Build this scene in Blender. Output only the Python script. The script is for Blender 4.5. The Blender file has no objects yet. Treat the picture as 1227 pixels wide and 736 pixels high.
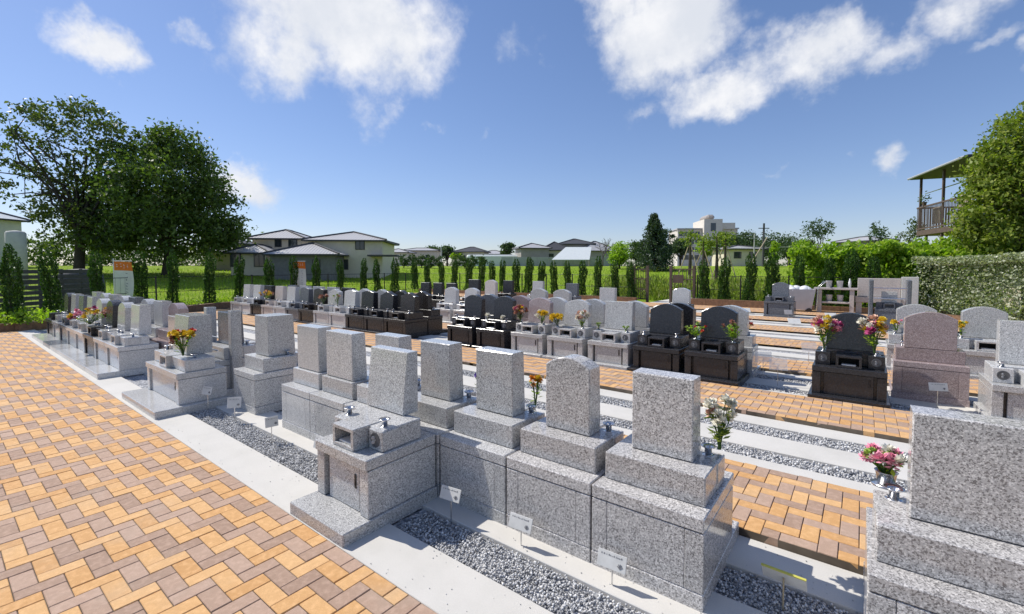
import bpy, math, random
import numpy as np
from mathutils import Vector, Matrix
R = math.radians
random.seed(7); RNG = np.random.default_rng(7)
sc = bpy.context.scene
COL = sc.collection
# ---------------------------------------------------------------- camera
EYE = 1.75; FPX = 544.0; PITCH = 2.35; YAW = 37.6
cd = bpy.data.cameras.new('camera'); cam = bpy.data.objects.new('camera', cd); COL.objects.link(cam)
cd.sensor_width = 36; cd.lens = FPX / 1227 * 36; cd.shift_y = -0.0201
cd.clip_start = 0.05; cd.clip_end = 6000
cam.location = (0, 0, EYE); cam.rotation_euler = (R(90 - PITCH), 0, R(YAW))
sc.camera = cam
FW = np.array([-math.sin(R(YAW)), math.cos(R(YAW))]); RT = np.array([math.cos(R(YAW)), math.sin(R(YAW))])
def at(px, d):
    "ground position of something seen in column px of the photograph at depth d metres"
    v = FW * d + RT * ((px - 613.5) / FPX * d)
    return float(v[0]), float(v[1])
def zz(py, d): return EYE - (py - 321.0) / FPX * d
# ---------------------------------------------------------------- light
SUN_EL, SUN_AZ = 48.0, (-0.973, -0.23)
sc.view_settings.view_transform = 'Standard'; sc.view_settings.look = 'None'
sc.view_settings.exposure = 0.84; sc.view_settings.gamma = 1.0
try: sc.cycles.use_denoising = True
except Exception: pass
sc.cycles.max_bounces = 8; sc.cycles.transparent_max_bounces = 12
sd = bpy.data.lights.new('sun', 'SUN'); sd.energy = 2.8; sd.angle = R(0.5); sd.color = (1.0, 0.955, 0.88)
sun = bpy.data.objects.new('sun', sd); COL.objects.link(sun)
ce = math.cos(R(SUN_EL)); sdir = Vector((SUN_AZ[0] * ce, SUN_AZ[1] * ce, math.sin(R(SUN_EL))))
sun.rotation_euler = sdir.to_track_quat('Z', 'Y').to_euler(); sun.location = (0, 0, 60)
world = bpy.data.worlds.new('World'); sc.world = world; world.use_nodes = True

class NT:
    def __init__(s, t): s.t = t; s.n = t.nodes; s.l = t.links
    def new(s, ty, **kw):
        n = s.n.new(ty)
        for k, v in kw.items(): setattr(n, k, v)
        return n
    def put(s, sock, v):
        if isinstance(v, bpy.types.NodeSocket): s.l.new(v, sock)
        elif v is not None: sock.default_value = v
    def math(s, op, a, b=None, c=None, clamp=False):
        n = s.new('ShaderNodeMath', operation=op, use_clamp=clamp)
        s.put(n.inputs[0], a)
        if b is not None: s.put(n.inputs[1], b)
        if c is not None: s.put(n.inputs[2], c)
        return n.outputs[0]
    def vmath(s, op, a, b=None):
        n = s.new('ShaderNodeVectorMath', operation=op); s.put(n.inputs[0], a)
        if b is not None: s.put(n.inputs[1], b)
        return n.outputs['Value'] if op in ('DOT_PRODUCT', 'LENGTH') else n.outputs[0]
    def mix(s, f, a, b, blend='MIX'):
        n = s.new('ShaderNodeMix', data_type='RGBA', blend_type=blend)
        s.put(n.inputs['Factor'], f)
        s.put(n.inputs[6], a if isinstance(a, bpy.types.NodeSocket) else (*a, 1)); s.put(n.inputs[7], b if isinstance(b, bpy.types.NodeSocket) else (*b, 1))
        return n.outputs[2]
    def ramp(s, f, stops, interp='LINEAR'):
        n = s.new('ShaderNodeValToRGB'); n.color_ramp.interpolation = interp
        e = n.color_ramp.elements
        while len(e) < len(stops): e.new(0.5)
        for i, (p, c) in enumerate(stops):
            e[i].position = p; e[i].color = (*c, 1) if len(c) == 3 else c
        s.put(n.inputs[0], f); return n.outputs[0]
    def mapr(s, v, a, b, c=0., d=1., interp='SMOOTHSTEP'):
        n = s.new('ShaderNodeMapRange', interpolation_type=interp)
        for i, x in enumerate((v, a, b, c, d)): s.put(n.inputs[i], x)
        return n.outputs[0]
    def noise(s, vec, scale, detail=2., rough=.5, dim='3D', out='Fac'):
        n = s.new('ShaderNodeTexNoise', noise_dimensions=dim)
        s.put(n.inputs['Vector'], vec); s.put(n.inputs['Scale'], scale); s.put(n.inputs['Detail'], detail); s.put(n.inputs['Roughness'], rough)
        return n.outputs[out]

# sky: Nishita air with cumulus at fixed directions in the world
w = NT(world.node_tree); w.n.clear()
sky = w.new('ShaderNodeTexSky', sky_type='NISHITA'); sky.sun_disc = False
sky.sun_elevation = R(SUN_EL); sky.sun_rotation = math.atan2(SUN_AZ[0], SUN_AZ[1])
sky.air_density = 1.0; sky.dust_density = 0.25; sky.ozone_density = 1.6; sky.altitude = 20
tc = w.new('ShaderNodeTexCoord'); D = tc.outputs['Generated']
hs = w.new('ShaderNodeHueSaturation'); hs.inputs['Saturation'].default_value = 1.12; hs.inputs['Value'].default_value = 1.0
w.l.new(sky.outputs[0], hs.inputs['Color']); gm = w.new('ShaderNodeGamma'); gm.inputs['Gamma'].default_value = .80; w.l.new(hs.outputs[0], gm.inputs['Color'])
skycol = w.mix(1., gm.outputs[0], (.86, .885, 1.08), 'MULTIPLY')
warp = w.vmath('SCALE', w.vmath('SUBTRACT', w.noise(D, 9, 5, .6, out='Color'), (.5, .5, .5))); warp.node.inputs['Scale'].default_value = .16
DW = w.vmath('ADD', D, warp)
n1 = w.noise(D, 7.0, 8, .6); n2 = w.noise(D, 22.0, 6, .6)
def pixdir(px, py):
    "direction in the sky of a cloud, measured once from the photograph"
    f = FW; x = (px - 613.5) / FPX; up = -(py - 321.0) / FPX
    return Vector((f[0] + RT[0] * x, f[1] + RT[1] * x, up)).normalized()
CLOUDS = [  # px, py, half width, half height (px), tilt, thickness
    (428, 34, 160, 96, -6, 1.0), (350, 66, 90, 62, 6, .85), (470, 135, 52, 22, 48, .45), (130, 64, 66, 31, -6, .9), (232, 46, 24, 16, 0, .35),
    (300, 228, 56, 27, -8, .8), (512, 154, 18, 9, 0, .35), (584, 163, 12, 8, 0, .25), (612, 45, 34, 30, 50, .35), (645, 78, 16, 12, 0, .25),
    (800, 45, 105, 70, 0, 1.0), (740, 5, 60, 50, 0, .8), (860, 112, 80, 38, 18, .9), (960, 75, 90, 40, 10, .8), (1055, 65, 82, 34, -8, .75), (770, 140, 40, 14, 25, .3), (1150, 12, 90, 32, 0, .6), (1190, 48, 40, 14, 8, .4),
    (1070, 188, 32, 24, 8, .6), (945, 200, 30, 10, 0, .3), (1060, 130, 14, 9, 0, .25), (1240, 65, 30, 26, 0, .6), (1016, 184, 10, 7, 0, .2),
    (150, -260, 180, 70, 5, .8), (1300, 190, 60, 20, 0, .5), (-120, 120, 110, 50, 5, .8), (-260, 20, 120, 60, 0, .7), (700, -220, 200, 80, -5, .8), (1150, -160, 160, 60, 5, .7)]
CL = []
for a, b, ww, hh, t, k in CLOUDS:
    c = pixdir(a, b); co = max(.45, c.x * FW[0] + c.y * FW[1]); CL.append((c, ww / FPX * co * co, hh / FPX * co, t, k))
rc = random.Random(3)
for i in range(12):   # the rest of the sky carries the same kind of clouds
    az = R(YAW + 75 + i * 20.0 + rc.uniform(-8, 8)); el = R(rc.uniform(14, 45))
    CL.append((Vector((-math.sin(az) * math.cos(el), math.cos(az) * math.cos(el), math.sin(el))), rc.uniform(.1, .28), rc.uniform(.05, .12), rc.uniform(-10, 10), rc.uniform(.5, 1)))
dens = None
for c, a, b, t, k in CL:
    r = c.cross(Vector((0, 0, 1))).normalized(); u = r.cross(c)
    sc_ = 1.0 / max(.2, math.sqrt(1.0 - min(.9, c.z * c.z)))
    ct, st = math.cos(R(t)), math.sin(R(t)); r, u = r * ct + u * st, u * ct - r * st
    x = w.math('DIVIDE', w.vmath('DOT_PRODUCT', DW, tuple(r)), a * 1.0); y = w.math('DIVIDE', w.vmath('DOT_PRODUCT', DW, tuple(u)), b * 1.0)
    e = w.math('SQRT', w.math('ADD', w.math('MULTIPLY', x, x), w.math('MULTIPLY', y, y)))
    front = w.math('GREATER_THAN', w.vmath('DOT_PRODUCT', D, tuple(c)), .3)
    q = w.math('MULTIPLY', w.math('MULTIPLY', w.math('SUBTRACT', 1.25, e, clamp=True), front), k)
    dens = q if dens is None else w.math('MAXIMUM', dens, q)
dd = w.math('ADD', dens, w.math('MULTIPLY', w.math('SUBTRACT', n1, .52), 1.1))
dd = w.math('ADD', dd, w.math('MULTIPLY', w.math('SUBTRACT', n2, .5), .55))
alpha = w.math('MULTIPLY', w.mapr(dd, .10, .85), w.mapr(dens, 0.0, .22))
body = w.mapr(w.noise(D, 5.5, 7, .6), .35, .65)
ccol = w.mix(body, (4.5, 4.7, 5.1), (5.85, 5.85, 5.95))
skyc = w.mix(w.math('MULTIPLY', alpha, .96), skycol, ccol)
bg = w.new('ShaderNodeBackground'); w.l.new(skyc, bg.inputs['Color']); bg.inputs['Strength'].default_value = 0.095
wo = w.new('ShaderNodeOutputWorld'); w.l.new(bg.outputs[0], wo.inputs[0])

# ---------------------------------------------------------------- materials
MATS = {}
def mat(name, col=(.5, .5, .5), rough=.6, metal=0., spec=.5, build=None):
    if name in MATS: return MATS[name]
    m = bpy.data.materials.new(name); m.use_nodes = True; t = NT(m.node_tree)
    b = t.n['Principled BSDF']; b.inputs['Base Color'].default_value = (*col, 1); b.inputs['Roughness'].default_value = rough
    b.inputs['Metallic'].default_value = metal; b.inputs['Specular IOR Level'].default_value = spec
    if build: build(t, b)
    MATS[name] = m; return m
def objvec(t, jitter=True):
    tc = t.new('ShaderNodeTexCoord')
    if not jitter: return tc.outputs['Object']
    oi = t.new('ShaderNodeObjectInfo')
    cx = t.new('ShaderNodeCombineXYZ')
    for i, k in enumerate((37.0, 71.0, 113.0)): t.put(cx.inputs[i], t.math('MULTIPLY', oi.outputs['Random'], k))
    return t.vmath('ADD', tc.outputs['Object'], cx.outputs[0])
def geovec(t): return t.new('ShaderNodeNewGeometry').outputs['Position']
def bump(t, b, h, strength=.2, dist=.01):
    n = t.new('ShaderNodeBump'); n.inputs['Strength'].default_value = strength; n.inputs['Distance'].default_value = dist
    t.put(n.inputs['Height'], h); t.l.new(n.outputs[0], b.inputs['Normal'])
def granite(name, dark, mid, light, scale=150., rough=.12, wd=.30, wl=.68, spec=.5):
    def f(t, b):
        v = objvec(t)
        vo = t.new('ShaderNodeTexVoronoi'); t.put(vo.inputs['Vector'], v); vo.inputs['Scale'].default_value = scale
        sx = t.new('ShaderNodeSeparateColor'); t.l.new(vo.outputs['Color'], sx.inputs[0])
        vo2 = t.new('ShaderNodeTexVoronoi'); t.put(vo2.inputs['Vector'], v); vo2.inputs['Scale'].default_value = scale * .55
        sx2 = t.new('ShaderNodeSeparateColor'); t.l.new(vo2.outputs['Color'], sx2.inputs[0])
        g = t.math('ADD', t.math('MULTIPLY', sx.outputs[0], .62), t.math('MULTIPLY', sx2.outputs[1], .38))
        c = t.ramp(g, [(0, dark), (wd, [x * .8 + y * .2 for x, y in zip(dark, mid)]), (wd + .1, mid), (wl, mid), (wl + .12, light), (1, light)])
        big = t.noise(v, 3., 3, .55)
        sep = t.new('ShaderNodeSeparateXYZ'); t.l.new(v, sep.inputs[0]); cmb = t.new('ShaderNodeCombineXYZ')
        for i_, k_ in enumerate((9., 9., .8)): t.put(cmb.inputs[i_], t.math('MULTIPLY', sep.outputs[i_], k_))
        strk = t.noise(cmb.outputs[0], 2.0, 4, .65); c = t.mix(t.mapr(strk, .52, .78, 0, .20, 'LINEAR'), c, [x * .66 for x in mid])
        c = t.mix(t.mapr(big, .3, .75, 0, .22, 'LINEAR'), c, [x * .72 for x in mid])
        oi = t.new('ShaderNodeObjectInfo'); g_ = t.mapr(oi.outputs['Random'], 0, 1, .86, 1.06, 'LINEAR'); cc = t.new('ShaderNodeCombineColor')
        for i_ in range(3): t.l.new(g_, cc.inputs[i_])
        c = t.mix(1., c, cc.outputs[0], 'MULTIPLY')
        t.l.new(c, b.inputs['Base Color'])
        t.put(b.inputs['Roughness'], t.mapr(t.noise(v, 30., 3), .3, .7, rough * .7, rough * 1.5, 'LINEAR'))
    return mat(name, rough=rough, spec=spec, build=f)
G = {'grey': granite('granite_grey', (.17, .167, .165), (.52, .515, .505), (.80, .79, .77), scale=250.),
     'coarse': granite('granite_coarse', (.14, .132, .13), (.50, .48, .465), (.79, .76, .73), scale=205.),
     'pale': granite('granite_pale', (.32, .318, .315), (.59, .585, .575), (.78, .775, .765), scale=240.),
     'slate': granite('granite_slate', (.045, .05, .06), (.14, .15, .17), (.30, .31, .33), scale=170., rough=.2),
     'black': granite('granite_black', (.014, .014, .016), (.026, .026, .030), (.06, .06, .065), scale=200., rough=.24, spec=.5),
     'brown': granite('granite_brown', (.018, .015, .014), (.036, .031, .029), (.075, .065, .06), scale=190., rough=.24, spec=.45),
     'mauve': granite('granite_mauve', (.22, .17, .17), (.37, .29, .285), (.52, .44, .43), scale=170.),
     'beige': granite('granite_beige', (.35, .31, .29), (.55, .50, .47), (.70, .66, .62), scale=170.)}
def f_paver(cols):
    def f(t, b):
        oi = t.new('ShaderNodeObjectInfo'); ge = t.new('ShaderNodeNewGeometry')
        rnd = t.math('FRACT', t.math('ADD', oi.outputs['Random'], ge.outputs['Random Per Island']))
        c = t.ramp(rnd, [(0, cols[0]), (.5, cols[1]), (1, cols[2])])
        p = geovec(t); fine = t.noise(p, 420., 2, .6); mott = t.noise(p, 26., 3, .6)
        c = t.mix(t.mapr(fine, .35, .7, 0, .45, 'LINEAR'), c, [x * .55 for x in cols[1]])
        c = t.mix(t.mapr(mott, .45, .75, 0, .35, 'LINEAR'), c, [min(1, x * 1.3 + .03) for x in cols[2]])
        st = t.noise(p, 2.2, 4, .6)
        c = t.mix(t.mapr(st, .52, .75, 0, .28, 'LINEAR'), c, (.42, .36, .29))
        t.l.new(c, b.inputs['Base Color']); bump(t, b, fine, .35, .004)
    return f
M_YEL = mat('paver_yellow', rough=.85, spec=.25, build=f_paver([(.60, .325, .13), (.68, .395, .17), (.73, .45, .215)]))
M_PUR = mat('paver_purple', rough=.85, spec=.25, build=f_paver([(.375, .25, .18), (.455, .31, .225), (.51, .355, .265)]))
def f_conc(t, b):
    p = geovec(t)
    c = t.ramp(t.noise(p, 1.6, 6, .65), [(.25, (.54, .52, .475)), (.5, (.61, .585, .54)), (.75, (.65, .625, .58))])
    c = t.mix(t.mapr(t.noise(p, 160., 2), .4, .75, 0, .3, 'LINEAR'), c, (.42, .41, .38))
    st = t.noise(p, .7, 5, .7); c = t.mix(t.mapr(st, .58, .8, 0, .25, 'LINEAR'), c, (.45, .44, .41))
    t.l.new(c, b.inputs['Base Color']); bump(t, b, t.noise(p, 260., 3, .7), .25, .004)
M_CONC = mat('concrete', rough=.9, spec=.2, build=f_conc)
def f_gravel(t, b):
    ge = t.new('ShaderNodeNewGeometry'); 
    c = t.ramp(ge.outputs['Random Per Island'], [(0, (.20, .20, .205)), (.25, (.38, .38, .385)), (.6, (.55, .545, .54)), (.85, (.68, .675, .665)), (1, (.80, .79, .77))])
    t.l.new(c, b.inputs['Base Color'])
M_GRAV = mat('gravel_stone', rough=.8, spec=.3, build=f_gravel)
def f_gbed(t, b):
    p = geovec(t); vo = t.new('ShaderNodeTexVoronoi'); t.put(vo.inputs['Vector'], p); vo.inputs['Scale'].default_value = 42.
    sx = t.new('ShaderNodeSeparateColor'); t.l.new(vo.outputs['Color'], sx.inputs[0])
    c = t.ramp(sx.outputs[0], [(0, (.15, .155, .17)), (.5, (.34, .35, .37)), (.85, (.50, .50, .51)), (1, (.68, .67, .66))])
    t.l.new(c, b.inputs['Base Color']); bump(t, b, vo.outputs['Distance'], .8, .02)
M_GBED = mat('gravel_bed', rough=.9, spec=.2, build=f_gbed)
M_SAND = pm_sand = mat('joint_sand', (.12, .10, .08), .95, spec=.1, build=lambda t, b: t.l.new(t.ramp(t.noise(geovec(t), 1.1, 5, .7), [(.4, (.075, .06, .05)), (.62, (.20, .165, .125)), (.75, (.36, .30, .23))]), b.inputs['Base Color']))
def f_soil(t, b):
    p = geovec(t); c = t.ramp(t.noise(p, 3., 6, .7), [(.3, (.06, .045, .03)), (.7, (.13, .10, .07))]); t.l.new(c, b.inputs['Base Color'])
M_SOIL = mat('soil', rough=.95, spec=.1, build=f_soil)
def f_field(t, b):
    p = geovec(t)
    c = t.ramp(t.noise(p, .35, 6, .65), [(.3, (.19, .29, .02)), (.5, (.26, .37, .03)), (.7, (.33, .42, .055))])
    c = t.mix(t.mapr(t.noise(p, 6., 4, .7), .4, .7, 0, .4, 'LINEAR'), c, (.09, .18, .015))
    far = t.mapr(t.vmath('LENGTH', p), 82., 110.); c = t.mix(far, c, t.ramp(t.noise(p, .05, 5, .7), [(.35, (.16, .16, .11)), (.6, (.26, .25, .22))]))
    t.l.new(c, b.inputs['Base Color']); bump(t, b, t.noise(p, 9., 4, .7), 1., .15)
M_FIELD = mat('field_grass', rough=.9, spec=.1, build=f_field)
def leafmat(name, a, bcol, c3, trans=.35):
    m = bpy.data.materials.new(name); m.use_nodes = True; t = NT(m.node_tree); MATS[name] = m
    b = t.n['Principled BSDF']; b.inputs['Roughness'].default_value = .5; b.inputs['Specular IOR Level'].default_value = .35
    ge = t.new('ShaderNodeNewGeometry')
    c = t.ramp(ge.outputs['Random Per Island'], [(0, a), (.5, bcol), (1, c3)])
    t.l.new(c, b.inputs['Base Color'])
    tr = t.new('ShaderNodeBsdfTranslucent'); cc = t.mix(1., c, (1.3, 1.5, .5), 'MULTIPLY'); t.l.new(cc, tr.inputs['Color'])
    mx = t.new('ShaderNodeMixShader'); mx.inputs[0].default_value = trans
    t.l.new(b.outputs[0], mx.inputs[1]); t.l.new(tr.outputs[0], mx.inputs[2]); t.l.new(mx.outputs[0], t.n['Material Output'].inputs[0])
    return m
L_TREE = leafmat('leaf_tree', (.05, .085, .02), (.085, .14, .032), (.16, .21, .055))
L_SPARSE = leafmat('leaf_sparse', (.05, .075, .025), (.08, .115, .035), (.14, .16, .06))
L_COL = leafmat('leaf_juniper', (.02, .055, .010), (.04, .10, .016), (.10, .19, .03), .25)
L_BRIGHT = leafmat('leaf_bright', (.15, .27, .018), (.26, .39, .035), (.38, .47, .07), .5)
L_RIGHT = leafmat('leaf_right_tree', (.10, .16, .02), (.19, .25, .035), (.33, .36, .08), .4)
L_WHITE = leafmat('leaf_variegated', (.15, .20, .08), (.34, .38, .24), (.66, .66, .55), .3)
L_FAR = leafmat('leaf_far', (.04, .075, .03), (.065, .11, .045), (.10, .15, .06), .3)
L_CONIF = leafmat('leaf_conifer', (.035, .06, .04), (.055, .09, .05), (.09, .13, .075), .25)
def f_bark(t, b):
    v = objvec(t, False); c = t.ramp(t.noise(v, 14., 5, .7), [(.3, (.035, .028, .022)), (.7, (.10, .085, .07))]); t.l.new(c, b.inputs['Base Color']); bump(t, b, t.noise(v, 30., 4, .7), .5, .02)
M_BARK = mat('bark', rough=.9, spec=.15, build=f_bark)
def f_plain(col, var=.18, sc_=4., rough=None, bs=0.):
    def f(t, b):
        p = objvec(t); c = t.mix(t.mapr(t.noise(p, sc_, 5, .65), .3, .7, 0, 1, 'LINEAR'), [x * (1 - var) for x in col], [min(1, x * (1 + var)) for x in col]); t.l.new(c, b.inputs['Base Color'])
        if bs: bump(t, b, t.noise(p, sc_ * 30, 3), bs, .005)
    return f
def pm(name, col, rough=.6, var=.15, sc_=4., metal=0., spec=.4, bs=0.): return mat(name, col, rough, metal, spec, f_plain(col, var, sc_, bs=bs))
M_STEEL = pm('stainless', (.62, .62, .63), .25, .06, 8, metal=1.)
M_DARK = pm('recess_shade', (.015, .015, .015), .8)
M_BLACKM = pm('black_metal', (.03, .026, .024), .45, .2, 20)
M_WHITE = pm('white_sheet', (.80, .80, .79), .4, .04, 6)
M_PLATE = pm('sign_plate', (.60, .595, .57), .5, .10, 12)
M_TRAY = pm('incense_tray', (.75, .73, .68), .35, .05)
M_EMBL = pm('emblem_grey', (.34, .34, .35), .3, .08)
M_INK = pm('ink', (.16, .16, .17), .6, .1)
M_EMBD = pm('emblem_dark', (.10, .10, .105), .3, .1)
M_YELT = pm('yellow_tape', (.55, .52, .10), .5, .08)
M_WOOD = pm('planter_timber', (.20, .115, .065), .7, .35, 9)
M_ORANGE = pm('banner_orange', (.80, .20, .02), .7, .08)
M_CLOTH = pm('banner_cloth', (.76, .76, .66), .8, .08)
M_STEM = pm('stem_green', (.06, .12, .03), .6, .3, 30)
M_WALLW = pm('render_white', (.74, .71, .66), .8, .07, 1.5)
M_WALLC = pm('render_cream', (.68, .60, .48), .8, .07, 1.5)
M_WALLG = pm('siding_grey', (.33, .30, .28), .7, .1, 2)
def f_roof(t, b):
    v = objvec(t, False); wv = t.new('ShaderNodeTexWave', wave_type='BANDS', bands_direction='Z'); t.put(wv.inputs['Vector'], v); wv.inputs['Scale'].default_value = 2.2
    wx = t.new('ShaderNodeTexWave', wave_type='BANDS', bands_direction='X'); t.put(wx.inputs['Vector'], v); wx.inputs['Scale'].default_value = 1.1
    c = t.mix(t.math('MULTIPLY', wv.outputs['Fac'], .5), (.46, .45, .45), (.30, .295, .30)); c = t.mix(t.mapr(t.noise(v, 2., 4), .3, .7, 0, .3, 'LINEAR'), c, (.5, .48, .46)); t.l.new(c, b.inputs['Base Color']); bump(t, b, wx.outputs['Fac'], .5, .05)
M_ROOFL = mat('roof_light_tile', rough=.4, build=f_roof)
M_ROOFD = pm('roof_dark_edge', (.06, .06, .065), .6, .15)
M_GLASS = mat('window_glass', (.03, .04, .05), .05, spec=.8)
M_TEAL = pm('metal_roof_pale', (.66, .69, .68), .4, .06)
M_POLE = pm('pole_concrete', (.48, .47, .45), .8, .1)
M_STAKE = pm('stake_wood', (.42, .34, .22), .8, .2)
M_SCREEN = pm('screen_dark', (.07, .065, .065), .7, .2)
M_PANEL = pm('panel_grey', (.36, .37, .39), .6, .1)
M_BALC = pm('balcony_brown', (.11, .075, .055), .55, .25, 7)
M_CURT = pm('blind_cream', (.52, .45, .36), .8, .1)
M_PLASTIC = pm('bin_grey', (.50, .50, .51), .35, .08)
M_ACRYL = mat('acrylic', (.9, .92, .92), .1); 
def f_acr(m):
    b = m.node_tree.nodes['Principled BSDF']; b.inputs['Alpha'].default_value = .32
f_acr(M_ACRYL)
def petal(name, c): return pm(name, c, .6, .18, 60)
PET = {'white': petal('petal_white', (.80, .77, .66)), 'yellow': petal('petal_yellow', (.80, .58, .04)), 'orange': petal('petal_orange', (.80, .34, .03)),
       'pink': petal('petal_pink', (.84, .36, .47)), 'magenta': petal('petal_magenta', (.45, .06, .20)), 'red': petal('petal_red', (.55, .05, .04)),
       'purple': petal('petal_purple', (.16, .08, .38)), 'peach': petal('petal_peach', (.74, .48, .36)), 'rust': petal('petal_rust', (.36, .15, .10)), 'lime': petal('petal_lime', (.36, .48, .10))}

# ---------------------------------------------------------------- helpers
class MB:
    "collects shapes; build() links them as one mesh object"
    def __init__(s): s.v = []; s.f = []; s.m = []
    def add(s, v, f, m=0):
        o = len(s.v); s.v += [tuple(p) for p in v]; s.f += [tuple(i + o for i in q) for q in f]; s.m += [m] * len(f)
    def box(s, x0, x1, y0, y1, z0, z1, c=0., m=0):
        if c <= 0:
            v = [(x, y, z) for x in (x0, x1) for y in (y0, y1) for z in (z0, z1)]
            s.add(v, [(0, 1, 3, 2), (4, 6, 7, 5), (0, 4, 5, 1), (2, 3, 7, 6), (0, 2, 6, 4), (1, 5, 7, 3)], m); return s
        c = min(c, .45 * (x1 - x0), .45 * (y1 - y0), .45 * (z1 - z0))
        X, Y, Z = (x0, x1), (y0, y1), (z0, z1); v = []; idx = {}
        for i in (0, 1):
            for j in (0, 1):
                for k in (0, 1):
                    sx, sy, sz = (1 - 2 * i) * c, (1 - 2 * j) * c, (1 - 2 * k) * c
                    for a, p in enumerate(((X[i], Y[j] + sy, Z[k] + sz), (X[i] + sx, Y[j], Z[k] + sz), (X[i] + sx, Y[j] + sy, Z[k]))):
                        idx[i, j, k, a] = len(v); v.append(p)
        f = []
        for i in (0, 1):
            q = [idx[i, 0, 0, 0], idx[i, 1, 0, 0], idx[i, 1, 1, 0], idx[i, 0, 1, 0]]; f.append(q if i else q[::-1])
            q = [idx[0, i, 0, 1], idx[1, i, 0, 1], idx[1, i, 1, 1], idx[0, i, 1, 1]]; f.append(q[::-1] if i else q)
            q = [idx[0, 0, i, 2], idx[1, 0, i, 2], idx[1, 1, i, 2], idx[0, 1, i, 2]]; f.append(q if i else q[::-1])
        for i in (0, 1):
            for j in (0, 1):
                q = [idx[i, j, 0, 0], idx[i, j, 0, 1], idx[i, j, 1, 1], idx[i, j, 1, 0]]; f.append(q if (i + j) % 2 else q[::-1])
                q = [idx[i, 0, j, 0], idx[i, 0, j, 2], idx[i, 1, j, 2], idx[i, 1, j, 0]]; f.append(q[::-1] if (i + j) % 2 else q)
                q = [idx[0, i, j, 1], idx[0, i, j, 2], idx[1, i, j, 2], idx[1, i, j, 1]]; f.append(q if (i + j) % 2 else q[::-1])
        for i in (0, 1):
            for j in (0, 1):
                for k in (0, 1):
                    q = [idx[i, j, k, a] for a in (0, 1, 2)]; f.append(q if (i + j + k) % 2 else q[::-1])
        s.add(v, f, m); return s
    def tube(s, pts, rads, n=8, m=0, caps=True):
        pts = [Vector(p) for p in pts]; rings = []
        for i, p in enumerate(pts):
            d = (pts[min(i + 1, len(pts) - 1)] - pts[max(i - 1, 0)]).normalized()
            a = d.cross(Vector((0, 0, 1))) if abs(d.z) < .95 else d.cross(Vector((1, 0, 0)))
            a.normalize(); b = d.cross(a)
            r = rads[i] if hasattr(rads, '__len__') else rads
            rings.append([p + (a * math.cos(2 * math.pi * k / n) + b * math.sin(2 * math.pi * k / n)) * r for k in range(n)])
        v = [q for rg in rings for q in rg]; f = []
        for i in range(len(pts) - 1):
            for k in range(n):
                f.append((i * n + k, (i + 1) * n + k, (i + 1) * n + (k + 1) % n, i * n + (k + 1) % n))
        if caps: f += [tuple(range(n)), tuple(reversed(range((len(pts) - 1) * n, len(pts) * n)))]
        s.add(v, f, m); return s
    def lathe(s, prof, n=16, m=0, o=(0, 0, 0)):
        v = []; f = []
        for r, z in prof:
            for k in range(n): a = 2 * math.pi * k / n; v.append((o[0] + r * math.cos(a), o[1] + r * math.sin(a), o[2] + z))
        for i in range(len(prof) - 1):
            for k in range(n): f.append((i * n + k, i * n + (k + 1) % n, (i + 1) * n + (k + 1) % n, (i + 1) * n + k))
        f += [tuple(reversed(range(n))), tuple(range((len(prof) - 1) * n, len(prof) * n))]
        s.add(v, f, m); return s
    def mesh(s, name, mats, smooth=False):
        me = bpy.data.meshes.new(name); me.from_pydata(s.v, [], s.f)
        for m in (mats if isinstance(mats, (list, tuple)) else [mats]): me.materials.append(m)
        if any(s.m): me.polygons.foreach_set('material_index', s.m)
        if smooth: me.polygons.foreach_set('use_smooth', [True] * len(s.f))
        me.update(); return me
def link(name, me, parent=None, loc=(0, 0, 0), rz=0.):
    o = bpy.data.objects.new(name, me); COL.objects.link(o); o.location = loc
    if rz: o.rotation_euler = (0, 0, rz)
    if parent is not None: o.parent = parent
    return o
def tag(o, label=None, cat=None, group=None, kind=None):
    for k, v in (('label', label), ('category', cat), ('group', group), ('kind', kind)):
        if v: o[k] = v
    return o
def thing(name, label, cat, loc=(0, 0, 0), rz=0., group=None):
    return tag(link(name, None, None, loc, rz), label, cat, group)
CACHE = {}
def cached(key, fn):
    if key not in CACHE: CACHE[key] = fn()
    return CACHE[key]
def fastmesh(name, V, F, mats, smooth=False):
    "V (n,3), F (m,k) numpy -> mesh"
    me = bpy.data.meshes.new(name); V = np.asarray(V, np.float32); F = np.asarray(F, np.int32); k = F.shape[1]
    me.vertices.add(len(V)); me.vertices.foreach_set('co', V.ravel())
    me.loops.add(F.size); me.loops.foreach_set('vertex_index', F.ravel())
    me.polygons.add(len(F)); me.polygons.foreach_set('loop_start', np.arange(0, F.size, k, dtype=np.int32)); me.polygons.foreach_set('loop_total', np.full(len(F), k, np.int32))
    me.materials.append(mats); me.update(calc_edges=True); return me

# ---------------------------------------------------------------- terrain
def terr(x, y):
    d = -0.621 * x + 0.784 * y if False else math.hypot(x, y)
    t = max(0., min(1., (d - 27.) / 48.)); return -0.12 + 2.15 * (t * t * (3 - 2 * t)) * (1 if True else 0)
ang = np.linspace(0, 2 * np.pi, 145)[:-1]; rad = [0.01, 10, 18, 22, 24, 26, 28, 31, 34, 38, 42, 46, 50, 55, 60, 66, 72, 80, 100, 140, 220, 400, 800, 1600, 3500]
V = []; F = []
for r in rad:
    for a in ang: x, y = r * math.cos(a), r * math.sin(a); V.append((x, y, terr(x, y)))
n = len(ang)
for i in range(len(rad) - 1):
    for k in range(n): F.append((i * n + k, i * n + (k + 1) % n, (i + 1) * n + (k + 1) % n, (i + 1) * n + k)[::-1])
F = [f[::-1] for f in F]
tag(link('field', fastmesh('field', V, F, M_FIELD)), 'bright green grass field beyond the boundary fence', kind='structure')
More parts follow.
